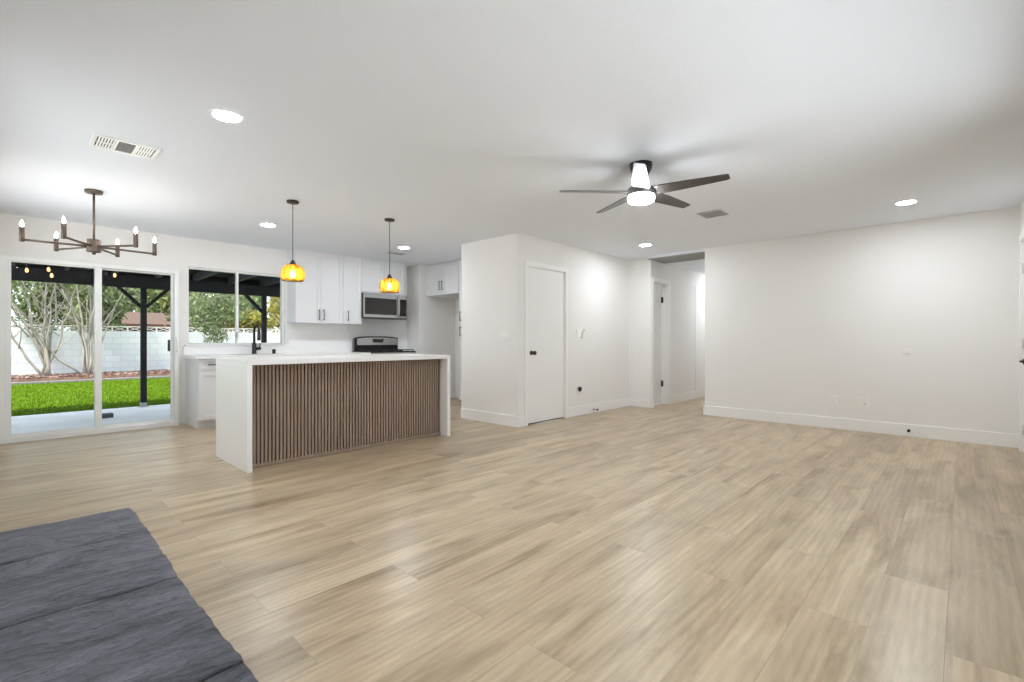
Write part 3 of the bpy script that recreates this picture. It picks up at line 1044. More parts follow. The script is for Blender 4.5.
kp = MB().box(rx1 - 0.0245, rx1 + 0.012, ry0 + 0.003, ry1 - 0.003, 0.745, CT - 0.006, bevel=0.004).build('knob_panel', M['steel'], rg)
for i in range(5):
    MB().lathe([(0.022, 0.0125), (0.020, 0.035), (0.016, 0.037)], (rx1, ry0 + 0.1 + i * 0.146, 0.815), axis='x', seg=18).build('knob', M['black'], kp)
for gi in range(3):
    g = MB()
    a0 = ry0 + 0.03 + gi * 0.256
    a1 = a0 + 0.248
    z = CT + 0.036
    for yy in (a0, (a0 + a1) / 2, a1):
        g.tube([(-7.24, yy, z), (-6.77, yy, z)], 0.006, 6)
    for xx in (-7.24, -7.12, -7.0, -6.89, -6.77):
        g.tube([(xx, a0, z), (xx, a1, z)], 0.006, 6)
    for xx in (-7.24, -6.77):
        for yy in (a0, a1):
            g.tube([(xx, yy, CT + 0.0145), (xx, yy, z)], 0.006, 6)
    g.build('burner_grate', M['iron'], rg)
for (bx_, by_) in ((-6.90, 4.07), (-7.13, 4.07), (-6.90, 4.56), (-7.13, 4.56), (-7.0, 4.315)):
    MB().lathe([(0.045, CT + 0.0145), (0.045, CT + 0.022), (0.03, CT + 0.028)], (bx_, by_, 0), seg=20).build('burner', M['iron'], rg)
# backguard with arched top
xb = XW + 0.03
poly = [(xb + 0.04, ry0 + 0.002, CT + 0.015), (xb + 0.04, ry1 - 0.002, CT + 0.015)]
for i in range(13):
    t = 1 - i / 12
    poly.append((xb + 0.04, ry0 + 0.002 + (ry1 - ry0 - 0.004) * t, 1.135 + 0.028 * (1 - (2 * t - 1) ** 4)))
bg = MB().prism(poly, (0.045, 0, 0)).build('backguard', M['gloss_black'], rg)
poly = [(xb + 0.0855, ry0 + 0.035, 1.015), (xb + 0.0855, ry1 - 0.02, 1.015)]
for i in range(13):
    t = 1 - i / 12
    poly.append((xb + 0.0855, ry0 + 0.035 + (ry1 - ry0 - 0.055) * t, 1.12 + 0.022 * (1 - (2 * t - 1) ** 4)))
cp = MB().prism(poly, (0.012, 0, 0)).build('control_panel', M['steel'], bg)
MB().prism([(xb + 0.0976, 4.24, 1.118), (xb + 0.0976, 4.47, 1.118), (xb + 0.0976, 4.445, 1.055), (xb + 0.0976, 4.265, 1.055)], (0.004, 0, 0)).build('display', M['dark_glass'], bg)

# ------------------------------------------------------------------ ceiling fixtures
def downlight(loc, label):
    r = thing('recessed_light', loc, label, 'ceiling light', 'recessed ceiling lights')
    x, y, z = loc
    MB().lathe([(0.074, z - 0.004), (0.086, z - 0.005), (0.090, z - 0.001)], (x, y, 0), seg=40, cap0=False, cap1=False).lathe([(0.090, z - 0.001), (0.074, z - 0.001), (0.074, z - 0.004)], (x, y, 0), seg=40, cap0=False, cap1=False).build('trim_ring', M['plate'], r)
    MB().lathe([(0.0738, z - 0.001), (0.0738, z - 0.0045), (0.045, z - 0.006)], (x, y, 0), seg=40).build('diffuser', M['lamp'], r)
    return r


dl = downlight((-3.226, 0.909, H), 'large round recessed light in ceiling nearest the air vent at left')
dup(dl, (-5.908, 2.093, H), 'round recessed light in ceiling left of the nearer amber pendant')
dup(dl, (-5.895, 3.953, H), 'round recessed light in ceiling above the microwave')
dup(dl, (-3.262, 6.196, H), 'round recessed light in ceiling in front of the hallway')
dup(dl, (-0.406, 6.048, H), 'round recessed light in ceiling close to the long blank wall')
dup(dl, (-0.406, 0.909, H), 'unseen recessed light added between fan and entry wall')  # out-of-view lamp, added to brighten the room
dup(dl, (-3.21, 9.6, 2.40), 'unseen recessed light added in the hallway ceiling')  # unseen lamp, added to light the hallway walls


def vent(loc, sx, sy, label, cells, m=None):
    """ceiling supply register: frame, dark duct behind it and louvred cells along y"""
    r = thing('air_vent', loc, label, 'air vent', 'ceiling air vents')
    x, y, z = loc
    fr = MB()
    b = 0.022
    z0 = z - 0.010
    fr.box(x - sx / 2, x - sx / 2 + b, y - sy / 2, y + sy / 2, z0, z - 0.0005, bevel=0.002).box(x + sx / 2 - b, x + sx / 2, y - sy / 2, y + sy / 2, z0, z - 0.0005, bevel=0.002)
    fr.box(x - sx / 2 + b, x + sx / 2 - b, y - sy / 2, y - sy / 2 + b, z0, z - 0.0005).box(x - sx / 2 + b, x + sx / 2 - b, y + sy / 2 - b, y + sy / 2, z0, z - 0.0005)
    n = len(cells)
    cw = (sy - 2 * b) / n
    for i in range(1, n):
        yy = y - sy / 2 + b + i * cw
        fr.box(x - sx / 2 + b, x + sx / 2 - b, yy - 0.006, yy + 0.006, z0, z - 0.0005)
    fr.build('frame', m or M['plate'], r)
    MB().box(x - sx / 2 + b, x + sx / 2 - b, y - sy / 2 + b, y + sy / 2 - b, z - 0.002, z - 0.0004).build('duct_opening', M['duct'] if m is None else m, r)
    lv = MB()
    for i, c_ in enumerate(cells):
        y0 = y - sy / 2 + b + i * cw + 0.006
        y1 = y0 + cw - 0.012
        x0, x1 = x - sx / 2 + b, x + sx / 2 - b
        if c_ == 'a':
            k_ = 6
            for j in range(k_):
                yy = y0 + (j + 0.5) * (y1 - y0) / k_
                lv.obox((x, yy, z - 0.0065), (1, 0, 0), (0, 0.8, -0.6), (0, 0.6, 0.8), (x1 - x0) / 2, 0.0048, 0.0008)
            lv.box(x - 0.005, x + 0.005, y0, y1, z0, z - 0.003)
        else:
            k_ = 9
            for j in range(k_):
                xx = x0 + (j + 0.5) * (x1 - x0) / k_
                lv.obox((xx, (y0 + y1) / 2, z - 0.0065), (0, 1, 0), (0.8, 0, -0.6), (0.6, 0, 0.8), (y1 - y0) / 2, 0.0048, 0.0008)
    lv.build('louvres', m or M['plate'], r)
    return r


vent((-4.25, 0.565, H), 0.265, 0.36, 'white three section ceiling vent near the chandelier', ('a', 'b', 'a'))
vent((-1.937, 5.16, H), 0.24, 0.26, 'grey square ceiling vent beyond the fan', ('b', 'b'), M['grey'])
vent((-6.366, 4.13, H), 0.12, 0.24, 'small grey ceiling vent beside farther pendant cord', ('b',), M['grey'])

# return grille in the hall ceiling
rg_ = thing('return_grille', (-3.21, 7.35, 2.40), 'long dark grey return air grille across the hallway ceiling', 'air grille')
gx0, gx1, gy0, gy1 = XH0 + 0.005, XH1 - 0.005, YN + 0.02, 7.62
g = MB().box(gx0, gx1, gy0, gy0 + 0.02, 2.388, 2.3995).box(gx0, gx1, gy1 - 0.02, gy1, 2.388, 2.3995).box(gx0, gx0 + 0.02, gy0 + 0.02, gy1 - 0.02, 2.388, 2.3995).box(gx1 - 0.02, gx1, gy0 + 0.02, gy1 - 0.02, 2.388, 2.3995)
g.build('frame', M['grille_grey'], rg_)
g = MB()
for j in range(26):
    yy = gy0 + 0.03 + j * (gy1 - gy0 - 0.06) / 25
    g.obox(((gx0 + gx1) / 2, yy, 2.393), (1, 0, 0), (0, 0.8, -0.6), (0, 0.6, 0.8), (gx1 - gx0) / 2 - 0.021, 0.0065, 0.0008)
g.build('louvres', M['grille_grey'], rg_)
MB().box(gx0 + 0.02, gx1 - 0.02, gy0 + 0.02, gy1 - 0.02, 2.398, 2.3997).build('duct_opening', M['duct'], rg_)

# chandelier
cx, cy = -5.70, 0.535
ch = thing('chandelier', (cx, cy, H), 'bronze six arm chandelier with lit candle bulbs', 'chandelier')
MB().lathe([(0.018, H - 0.030), (0.060, H - 0.026), (0.065, H - 0.018), (0.065, H - 0.0005)], (cx, cy, 0), seg=36).build('canopy', M['bronze'], ch)
MB().tube([(cx, cy, H - 0.03), (cx, cy, 1.99)], 0.009, 12).build('rod', M['bronze'], ch)
MB().lathe([(0.010, 1.862), (0.014, 1.868), (0.014, 1.880), (0.030, 1.884), (0.050, 1.886), (0.052, 1.892), (0.052, 1.990), (0.050, 1.996), (0.02, 2.000)], (cx, cy, 0), seg=36).build('hub', M['bronze'], ch)
for k_ in range(6):
    a = math.radians((36.7, 95.7, 152.3, 207.2, 264.3, 328.5)[k_])
    ux, uy = math.cos(a), math.sin(a)
    arm_len = (0.42, 0.455, 0.465, 0.49, 0.455, 0.42)[k_]
    px_, py_ = cx + arm_len * ux, cy + arm_len * uy
    ar = MB().tube([(cx + 0.045 * ux, cy + 0.045 * uy, 1.935), (px_, py_, 1.935)], 0.0095, 10).build('arm', M['bronze'], ch)
    MB().lathe([(0.010, 1.918), (0.0175, 1.920), (0.0175, 2.042), (0.010, 2.044)], (px_, py_, 0), seg=18).build('candle_sleeve', M['bronze'], ar)
    MB().lathe([(0.007, 2.0445), (0.010, 2.052), (0.0115, 2.062), (0.009, 2.078), (0.004, 2.092), (0.001, 2.098)], (px_, py_, 0), seg=14).build('bulb', M['candle'], ar)


# pendants
def pendant(loc, label, drop):
    x, y, z = loc
    r = thing('pendant_light', loc, label, 'pendant light', 'amber glass pendant lights over the island')
    MB().lathe([(0.012, z - 0.024), (0.050, z - 0.022), (0.056, z - 0.016), (0.056, z - 0.0005)], (x, y, 0), seg=32).build('canopy', M['dark_bronze'], r)
    MB().tube([(x, y, z - 0.024), (x, y, 1.865 - drop)], 0.0035, 8).build('cord', M['dark_bronze'], r)
    MB().lathe([(0.006, 1.868 - drop), (0.014, 1.862 - drop), (0.020, 1.848 - drop), (0.030, 1.832 - drop), (0.030, 1.822 - drop), (0.018, 1.815 - drop), (0.018, 1.775 - drop), (0.012, 1.770 - drop)], (x, y, 0), seg=24).build('socket', M['dark_bronze'], r)
    MB().lathe([(0.026, 1.828 - drop), (0.052, 1.822 - drop), (0.082, 1.803 - drop), (0.103, 1.772 - drop), (0.111, 1.738 - drop), (0.110, 1.705 - drop), (0.103, 1.678 - drop), (0.097, 1.664 - drop), (0.0945, 1.664 - drop), (0.1005, 1.680 - drop), (0.1070, 1.706 - drop), (0.108, 1.738 - drop), (0.1005, 1.770 - drop), (0.080, 1.800 - drop), (0.051, 1.819 - drop), (0.026, 1.825 - drop)], (x, y, 0), seg=96, lobes=12, lobe=0.15, cap0=False, cap1=False).build('glass_shade', M['amber'], r)
    MB().lathe([(0.010, 1.770 - drop), (0.014, 1.760 - drop), (0.024, 1.738 - drop), (0.026, 1.722 - drop), (0.020, 1.704 - drop), (0.006, 1.696 - drop)], (x, y, 0), seg=18).build('bulb', M['filament'], r)
    return r


pendant((-4.723, 1.90, H), 'amber ribbed glass pendant lamp hanging over island end nearest sliding door', 0.0)
pendant((-4.640, 2.922, H), 'amber ribbed glass pendant lamp hanging in front of the microwave', 0.042)

# ceiling fan
fx, fy_ = -1.794, 3.337
fan = thing('ceiling_fan', (fx, fy_, H), 'dark five blade ceiling fan with lit round lamp', 'ceiling fan')
MB().lathe([(0.035, 2.352), (0.060, 2.362), (0.082, 2.400), (0.085, H - 0.0005)], (fx, fy_, 0), seg=36).build('canopy', M['gloss_black'], fan)
MB().tube([(fx, fy_, 2.36), (fx, fy_, 2.27)], 0.014, 14).build('downrod', M['gloss_black'], fan)
MB().lathe([(0.030, 2.290), (0.070, 2.272), (0.102, 2.245), (0.108, 2.225), (0.108, 2.200), (0.098, 2.194)], (fx, fy_, 0), seg=44).build('motor_housing', M['fan_metal'], fan)
for k_ in range(5):
    a = math.radians(10 + 72 * k_)
    u = Vector((math.cos(a), math.sin(a), 0))
    v0 = Vector((-math.sin(a), math.cos(a), 0))
    pit = math.radians(-11)
    v = v0 * math.cos(pit) + Vector((0, 0, 1)) * math.sin(pit)
    nrm = u.cross(v)
    c0 = Vector((fx, fy_, 2.222))
    outline = [(0.085, -0.048), (0.16, -0.064), (0.30, -0.062), (0.612, -0.044), (0.626, -0.038), (0.626, 0.024), (0.606, 0.032), (0.30, 0.057), (0.16, 0.064), (0.085, 0.048)]
    poly = [c0 + u * r_ + v * s_ - nrm * 0.003 for r_, s_ in outline]
    MB().prism(poly, nrm * 0.007).build('blade', M['blade'], fan)
MB().lathe([(0.092, 2.1935), (0.100, 2.186), (0.100, 2.170), (0.094, 2.152), (0.070, 2.143), (0.02, 2.140)], (fx, fy_, 0), seg=40).build('lamp_diffuser', M['fanlamp'], fan)

# ------------------------------------------------------------------ plates and small wall things
def plate_y(name, x, z, wdt, hgt, y, label, cat, details, group=None):
    """wall plate on a wall facing -y"""
    r = thing(name, (x, y, z), label, cat, group)
    MB().box(x - wdt / 2, x + wdt / 2, y - 0.007, y - 0.0005, z - hgt / 2, z + hgt / 2, bevel=0.002).build('cover', M['plate_soft'], r)
    for (nm, dx, dz, ww, hh, mm, dep) in details:
        MB().box(x + dx - ww / 2, x + dx + ww / 2, y - 0.007 - dep, y - 0.0072, z + dz - hh / 2, z + dz + hh / 2).build(nm, mm, r)
    return r


OUT = [('socket', 0, 0.021, 0.030, 0.028, M['plate'], 0.002), ('socket', 0, -0.021, 0.030, 0.028, M['plate'], 0.002),
       ('slot', -0.006, 0.023, 0.003, 0.009, M['duct'], 0.0026), ('slot', 0.006, 0.023, 0.003, 0.009, M['duct'], 0.0026),
       ('slot', -0.006, -0.019, 0.003, 0.009, M['duct'], 0.0026), ('slot', 0.006, -0.019, 0.003, 0.009, M['duct'], 0.0026)]
plate_y('wall_outlet', -2.156, 0.352, 0.07, 0.115, YN, 'white wall outlet low on blank wall closest to hallway', 'outlet', OUT, 'outlets on the blank wall')
plate_y('wall_outlet', -1.159, 0.354, 0.07, 0.115, YN, 'white wall outlet low on blank wall left of the wide plate', 'outlet', OUT, 'outlets on the blank wall')
plate_y('wall_plate', -0.868, 0.352, 0.115, 0.115, YN, 'wide white cover plate low on blank wall', 'wall plate', [('jack', -0.02, 0, 0.016, 0.014, M['plate'], 0.003), ('jack', 0.02, -0.02, 0.016, 0.014, M['grey'], 0.002)])
plate_y('light_switch', -4.293, 1.173, 0.165, 0.115, YP, 'white triple light switch plate on closet wall', 'light switch', [('rocker', -0.046, 0, 0.034, 0.066, M['plate'], 0.003), ('rocker', 0, 0, 0.034, 0.066, M['plate'], 0.003), ('rocker', 0.046, 0, 0.034, 0.066, M['plate'], 0.003)])
r = thing('round_plate', (-0.463, YN, 0.947), 'round white cover plate at middle height on blank wall', 'wall plate')
MB().lathe([(0.046, -0.0005), (0.046, -0.002), (0.042, -0.004), (0.012, -0.0045)], (-0.463, YN, 0.955), axis='y', seg=36).build('cover', M['wall'], r)
MB().box(-0.482, -0.444, YN - 0.0065, YN - 0.0042, 0.935, 0.942).build('notch', M['grey'], r)
r = thing('door_stop', (-0.445, YN - BT, 0.074), 'black peg door stop on baseboard of blank wall', 'door stop')
MB().lathe([(0.014, -0.0005), (0.014, -0.006), (0.007, -0.008), (0.007, -0.05)], (-0.445, YN - BT, 0.074), axis='y', seg=18).build('stem', M['black'], r)
MB().lathe([(0.013, -0.0505), (0.015, -0.054), (0.015, -0.064), (0.010, -0.068)], (-0.445, YN - BT, 0.074), axis='y', seg=18).build('bumper', M['black'], r)

# on the closet door wall (facing +x)
r = thing('thermostat_plate', (XD, 5.75, 1.2), 'white wall plate with grey wire right of closet door', 'wall plate')
MB().box(XD + 0.0005, XD + 0.010, 5.655, 5.745, 1.135, 1.255, bevel=0.003).build('cover', M['plate'], r)
MB().tube([(XD + 0.002, 5.765, 1.125), (XD + 0.02, 5.765, 1.15), (XD + 0.022, 5.77, 1.20), (XD + 0.02, 5.80, 1.245), (XD + 0.012, 5.85, 1.25), (XD + 0.002, 5.86, 1.245)], 0.010, 8).build('wire', M['wire_grey'], r)
r = thing('round_socket', (XD, 5.71, 0.385), 'round black socket low on wall right of closet door', 'socket')
MB().lathe([(0.030, 0.0035), (0.036, 0.012), (0.036, 0.026), (0.028, 0.034), (0.010, 0.037)], (XD, 5.71, 0.385), axis='x', seg=28).build('face', M['black'], r)
MB().box(XD + 0.0005, XD + 0.003, 5.65, 5.77, 0.30, 0.43, bevel=0.001).build('cover', M['plate_soft'], r)
r = thing('spring_stop', (XD + BT, 6.07, 0.052), 'small spring door stop on baseboard beside closet door', 'door stop')
MB().lathe([(0.018, 0.0005), (0.018, 0.008), (0.008, 0.010), (0.008, 0.055)], (XD + BT, 6.07, 0.055), axis='x', seg=16).build('spring', M['nickel'], r)
MB().lathe([(0.011, 0.0555), (0.014, 0.060), (0.014, 0.074), (0.009, 0.078)], (XD + BT, 6.07, 0.055), axis='x', seg=16).build('tip', M['black'], r)

# ------------------------------------------------------------------ slate hearth
he = thing('hearth', (-1.73, 0.0, 0), 'raised black slate hearth in the lower left corner', 'hearth')
MB().box(-2.70, -0.74, YS + 0.001, 0.345, 0, 0.295).build('base', M['brickbase'], he)
rng = np.random.RandomState(3)
xs = [-2.755, -2.355, -1.835, -1.235, -0.70]


def slab(x0, x1, dz):
    nx, ny = 46, 64
    b = bmesh.new()
    yA, yB = YS + 0.003, 0.382
    grid = [[None] * (ny + 1) for _ in range(nx + 1)]
    ph = rng.rand(12) * 6.28
    for i in range(nx + 1):
        for j in range(ny + 1):
            s_, t_ = i / nx, j / ny
            y = yA + (yB - yA) * t_
            wob = lambda q, k0: 0.004 * math.sin(5 * q + k0 + 1) + 0.002 * math.sin(17 * q + k0) + 0.001 * math.sin(43 * q + k0)
            xa = x0 + wob(y, x0 * 9) + 0.0022
            xb_ = x1 + wob(y, x1 * 9) - 0.0022
            x = xa + (xb_ - xa) * s_
            ye = y + (0.0035 * math.sin(5 * x + 1.0) + 0.0012 * math.sin(29 * x + 2.0) + 0.0012 * math.sin(83 * x)) * t_
            # gently uneven cleft surface
            z = 0.330 + dz + 0.0018 * math.sin(5 * x + 3.3 * y + ph[9]) + 0.0012 * math.sin(17 * x + 4 * y + ph[10])
            z += 0.0016 * math.tanh(8 * math.sin(21 * x + 5 * y + 2.2 * math.sin(8 * y + ph[4]) + ph[3]))
            ed = min(s_, 1 - s_) * (x1 - x0)
            ez = min(ed, (1 - t_) * (yB - yA))
            if ez < 0.02:
                z -= 0.005 * (1 - ez / 0.02) ** 2
            grid[i][j] = b.verts.new((x, ye, z))
    for i in range(nx):
        for j in range(ny):
            f_ = b.faces.new((grid[i][j], grid[i + 1][j], grid[i + 1][j + 1], grid[i][j + 1]))
            f_.smooth = True
    rim = [grid[i][0] for i in range(nx + 1)] + [grid[nx][j] for j in range(1, ny + 1)] + [grid[i][ny] for i in range(nx - 1, -1, -1)] + [grid[0][j] for j in range(ny - 1, 0, -1)]
    low = [b.verts.new((v_.co.x, v_.co.y, 0.296)) for v_ in rim]
    m_ = len(rim)
    for i in range(m_):
        b.faces.new((rim[(i + 1) % m_], rim[i], low[i], low[(i + 1) % m_]))
    b.faces.new(low)
    mb = MB()
    mb._merge(b)
    mb.build('slate_slab', M['slate'], he)


for i in range(4):
    slab(xs[i], xs[i + 1], (0.004, 0.001, -0.002, -0.004)[i])

# ------------------------------------------------------------------ outside: patio
GZ = -0.12
struct(MB().box(-11.02, XW - 0.131, -5.0, 8.0, GZ - 0.15, GZ), 'patio_slab', M['concrete'], 'pale concrete patio outside the sliding door', 'patio')
tag(MB().box(-9.86, -9.70, 0.985, 1.145, GZ + 0.0005, GZ + 0.065, bevel=0.006).build('paving_block', M['duct'], at=(-9.78, 1.065, GZ)), 'small dark rectangular block lying on the patio', 'block')
pt = thing('patio_cover', (-9.2, 1.5, GZ), 'black stained timber patio cover over the concrete', 'patio cover')
px = -10.90
for y in (-2.34, 1.71, 3.78):
    po = MB().box(px - 0.043, px + 0.043, y - 0.043, y + 0.043, GZ + 0.006, 2.045).build('post', M['black_wood'], pt)
    MB().box(px - 0.075, px + 0.075, y - 0.075, y + 0.075, GZ + 0.0, GZ + 0.006).box(px - 0.046, px + 0.046, y - 0.046, y + 0.046, GZ + 0.006, GZ + 0.08).build('post_base', M['grey'], po)
    for s_ in ((-1, 1) if y < 3 else (-1,)):
        a = Vector((px, y + s_ * 0.05, 1.72))
        b_ = Vector((px, y + s_ * 0.36, 2.05))
        mid = (a + b_) / 2
        dv = (b_ - a).normalized()
        MB().obox(mid, dv, (1, 0, 0), dv.cross(Vector((1, 0, 0))), (b_ - a).length / 2 + 0.02, 0.028, 0.028).build('brace', M['black_wood'], pt)
MB().box(px - 0.045, px + 0.045, -5.0, 5.2, 2.045, 2.255).build('beam', M['black_wood'], pt)
MB().box(XW - 0.175, XW - 0.131, -5.0, 5.2, 2.31, 2.50).build('ledger', M['black_wood'], pt)
y = -4.9
while y < 5.2:
    x0, x1, za, zb = XW - 0.176, -11.10, 2.33, 2.256
    poly = [(x0, y - 0.022, za), (x1, y - 0.022, zb), (x1, y - 0.022, zb + 0.14), (x0, y - 0.022, za + 0.14)]
    MB().prism(poly, (0, 0.044, 0)).build('rafter', M['rafter'], pt)
    y += 0.62
poly = [(XW - 0.132, -5.0, 2.335 + 0.14), (-11.14, -5.0, 2.258 + 0.14), (-11.14, -5.0, 2.258 + 0.18), (XW - 0.132, -5.0, 2.335 + 0.18)]
MB().prism(poly, (0, 10.2, 0)).build('roof_deck', M['black_wood'], pt)

MB().box(-11.16, -11.12, -5.0, 5.2, 2.22, 2.45).build('fascia', M['black_wood'], pt)

# string lights under the patio cover
st = thing('string_lights', (-10.0, 0.6, 2.3), 'string of warm bulbs under black patio cover', 'string lights')
knots = [(-10.2, -1.2, 2.24), (-10.2, 0.198, 2.228), (-10.2, 0.432, 2.264), (-10.2, 0.466, 2.20), (-10.2, 1.218, 2.255), (-10.2, 2.2, 2.26)]
MB().tube(knots, 0.006, 6).build('cable', M['black'], st)
for (bx_, by_, bz_) in ((-10.2, 0.198, 2.146), (-10.2, 0.432, 2.182), (-10.2, 0.466, 2.092), (-10.2, 1.218, 2.172)):
    bl = MB().lathe([(0.010, bz_ + 0.030), (0.017, bz_ + 0.012), (0.020, bz_ - 0.006), (0.015, bz_ - 0.026), (0.004, bz_ - 0.034)], (bx_, by_, 0), seg=14).build('bulb', M['stringbulb'], st)
    MB().tube([(bx_, by_, bz_ + 0.03), (bx_, by_, bz_ + 0.085)], 0.012, 8).build('bulb_holder', M['black'], bl)

# turf, kerb, bed
XT0, XT1 = -18.75, -11.02
struct(MB().box(XT0, XT1, -6, 12, GZ - 0.15, GZ + 0.01), 'turf_base', M['turf'], 'ground under the bright green lawn', 'ground')
rs = np.random.RandomState(11)


def card_mesh(name, verts, faces, m, parent=None, at=None):
    me = bpy.data.meshes.new(name)
    me.from_pydata(verts, [], faces)
    me.materials.append(m)
    o = bpy.data.objects.new(name, me)
    COL.objects.link(o)
    if parent is not None:
        o.parent = parent
    return o


nb = 26000
bx_ = XT1 - rs.rand(nb) ** 1.5 * (XT1 - XT0 - 0.02) - 0.005
by_ = -0.6 + rs.rand(nb) * (6.2 + 0.0 * bx_)
hh = 0.02 + rs.rand(nb) * 0.022
an = rs.rand(nb) * 2 * PI
le = (rs.rand(nb) - 0.5) * 0.03
vv = np.zeros((nb, 3, 3))
vv[:, 0] = np.stack([bx_ - 0.007 * np.cos(an), by_ - 0.007 * np.sin(an), np.full(nb, GZ + 0.011)], 1)
vv[:, 1] = np.stack([bx_ + 0.007 * np.cos(an), by_ + 0.007 * np.sin(an), np.full(nb, GZ + 0.011)], 1)
vv[:, 2] = np.stack([bx_ + le, by_ + le[::-1], GZ + 0.011 + hh], 1)
go = card_mesh('lawn_grass', vv.reshape(-1, 3).tolist(), [(3 * i, 3 * i + 1, 3 * i + 2) for i in range(nb)], M['turfblade'])
tag(go, 'bright green short grass beyond the patio', 'grass', kind='stuff')

kb = MB()
yy = -4.0
while yy < 11:
    kb.box(-18.93, -18.755, yy + 0.004, yy + 0.596, GZ - 0.1, GZ + 0.07, bevel=0.012)
    yy += 0.6
tag(kb.build('kerb', M['kerb']), 'low grey stone kerb along back of lawn', 'kerb', kind='structure')
struct(MB().box(-20.5, -18.935, -6, 12, GZ - 0.2, 0.02), 'planting_bed', M['soil'], 'brown soil planting bed under the garden wall', 'planting bed')
nc = 5200
bx_ = -20.45 + rs.rand(nc) * 1.45
by_ = -1.0 + rs.rand(nc) * 10
sz = 0.02 + rs.rand(nc) * 0.05
vs, fs = [], []
for i in range(nc):
    e1 = rs.randn(3)
    e1 /= np.linalg.norm(e1)
    e2 = np.cross(e1, rs.randn(3))
    e2 /= np.linalg.norm(e2)
    e1[2] *= 0.4
    c_ = np.array([bx_[i], by_[i], 0.03 + rs.rand() * 0.03])
    k0 = len(vs)
    e3 = np.cross(e1, e2) * 0.35
    for (p_, q_, t_) in ((-1, -0.6, 0), (1, -0.6, 0), (1, 0.6, 0), (-1, 0.6, 0), (0, 0, 1)):
        vs.append(tuple(c_ + (e1 * p_ + e2 * q_ + e3 * t_) * sz[i]))
    fs += [(k0, k0 + 1, k0 + 4), (k0 + 1, k0 + 2, k0 + 4), (k0 + 2, k0 + 3, k0 + 4), (k0 + 3, k0, k0 + 4), (k0 + 3, k0 + 2, k0 + 1, k0)]
tag(card_mesh('bark_mulch', vs, fs, M['chip']), 'reddish brown bark mulch covering the bed', 'mulch', kind='stuff')

# garden wall with a pierced top course
gw = MB().box(-20.70, -20.52, -6, 12, -0.3, 1.40)
struct(gw, 'garden_wall', M['block'], 'white painted block wall at back of garden', 'garden wall')
tc_ = MB()
xa, xb_ = -20.64, -20.59
z0, z1 = 1.401, 1.585
yy = -2.0
while yy < 11.6:
    tc_.box(xa, xb_, yy, yy + 0.398, z1 - 0.03, z1).box(xa, xb_, yy, yy + 0.398, z0, z0 + 0.012)
    tc_.box(xa, xb_, yy, yy + 0.022, z0 + 0.012, z1 - 0.03).box(xa, xb_, yy + 0.376, yy + 0.398, z0 + 0.012, z1 - 0.03)
    cyy, czz = yy + 0.199, (z0 + z1) / 2 - 0.002
    for sgn in (-1, 1):
        dv = Vector((0, 0.155, sgn * 0.058)).normalized()
        tc_.obox((xa / 2 + xb_ / 2, cyy, czz), dv, (1, 0, 0), dv.cross(Vector((1, 0, 0))), 0.17, 0.024, 0.009)
    yy += 0.4
tag(tc_.build('pierced_coping', M['stucco']), 'pierced white block course along top of garden wall', 'wall coping', kind='structure')


# ------------------------------------------------------------------ trees
def stem(mb, base, tip, r0, r1, bend, n=9):
    b0, t0 = Vector(base), Vector(tip)
    side = Vector((random.uniform(-0.3, 0.3), random.uniform(-1, 1), 0)) * bend
    pts, rad = [], []
    for i in range(n):
        t = i / (n - 1)
        p = b0.lerp(t0, t) + side * math.sin(PI * t) + Vector((0, random.uniform(-1, 1), 0)) * 0.05
        pts.append(p)
        rad.append(r0 + (r1 - r0) * t)
    mb.tube(pts, rad, 7)
    return pts, rad


def leaves(name, clumps, count, size, m, parent, seed=0):
    """clumps: (x, y, z, rx, ry, rz); leaf quads scattered through the clumps, world coordinates"""
    r_ = np.random.RandomState(seed)
    root = parent
    off = np.array(root.location)
    vol = np.array([c_[3] * c_[4] * c_[5] for c_ in clumps])
    pick = r_.choice(len(clumps), count, p=vol / vol.sum())
    cl = np.array(clumps)[pick]
    d_ = r_.randn(count, 3)
    d_ /= np.linalg.norm(d_, axis=1)[:, None]
    rad = r_.rand(count) ** (1 / 2.4)
    p = cl[:, :3] + d_ * rad[:, None] * cl[:, 3:] - off
    a = r_.randn(count, 3)
    a /= np.linalg.norm(a, axis=1)[:, None]
    b_ = np.cross(a, r_.randn(count, 3))
    b_ /= np.linalg.norm(b_, axis=1)[:, None]
    s_ = size * (0.55 + 0.9 * r_.rand(count))[:, None]
    q = np.stack([p - a * s_, p + b_ * s_ * 0.45, p + a * s_, p - b_ * s_ * 0.45], 1)
    return card_mesh(name, q.reshape(-1, 3).tolist(), [(4 * i, 4 * i + 1, 4 * i + 2, 4 * i + 3) for i in range(count)], m, parent)


def multi_trunk(base, stems, label, leaf_m, clumps, nleaf, size, seed, bark='bark', cat='tree', name='multi_trunk_tree', group='pale stemmed trees by the garden wall'):
    random.seed(seed)
    r = thing(name, base, label, cat, group)
    for (tip, r0, bend) in stems:
        b = MB()
        base_j = (base[0] + random.uniform(-0.1, 0.1), base[1] + random.uniform(-0.09, 0.09), base[2] - 0.02)
        pts, rad = stem(b, base_j, tip, r0 * 0.8, r0 * 0.28, bend)
        for _ in range(5):
            i = random.randint(3, len(pts) - 2)
            p0 = pts[i]
            t1 = p0 + Vector((random.uniform(-0.5, 0.5), random.uniform(-0.9, 0.9), random.uniform(0.5, 1.3)))
            stem(b, p0, t1, rad[i] * 0.55, 0.008, 0.12, 6)
        b.build('trunk', M[bark], r)
    leaves('foliage', clumps, nleaf, size, leaf_m, r, seed)
    return r


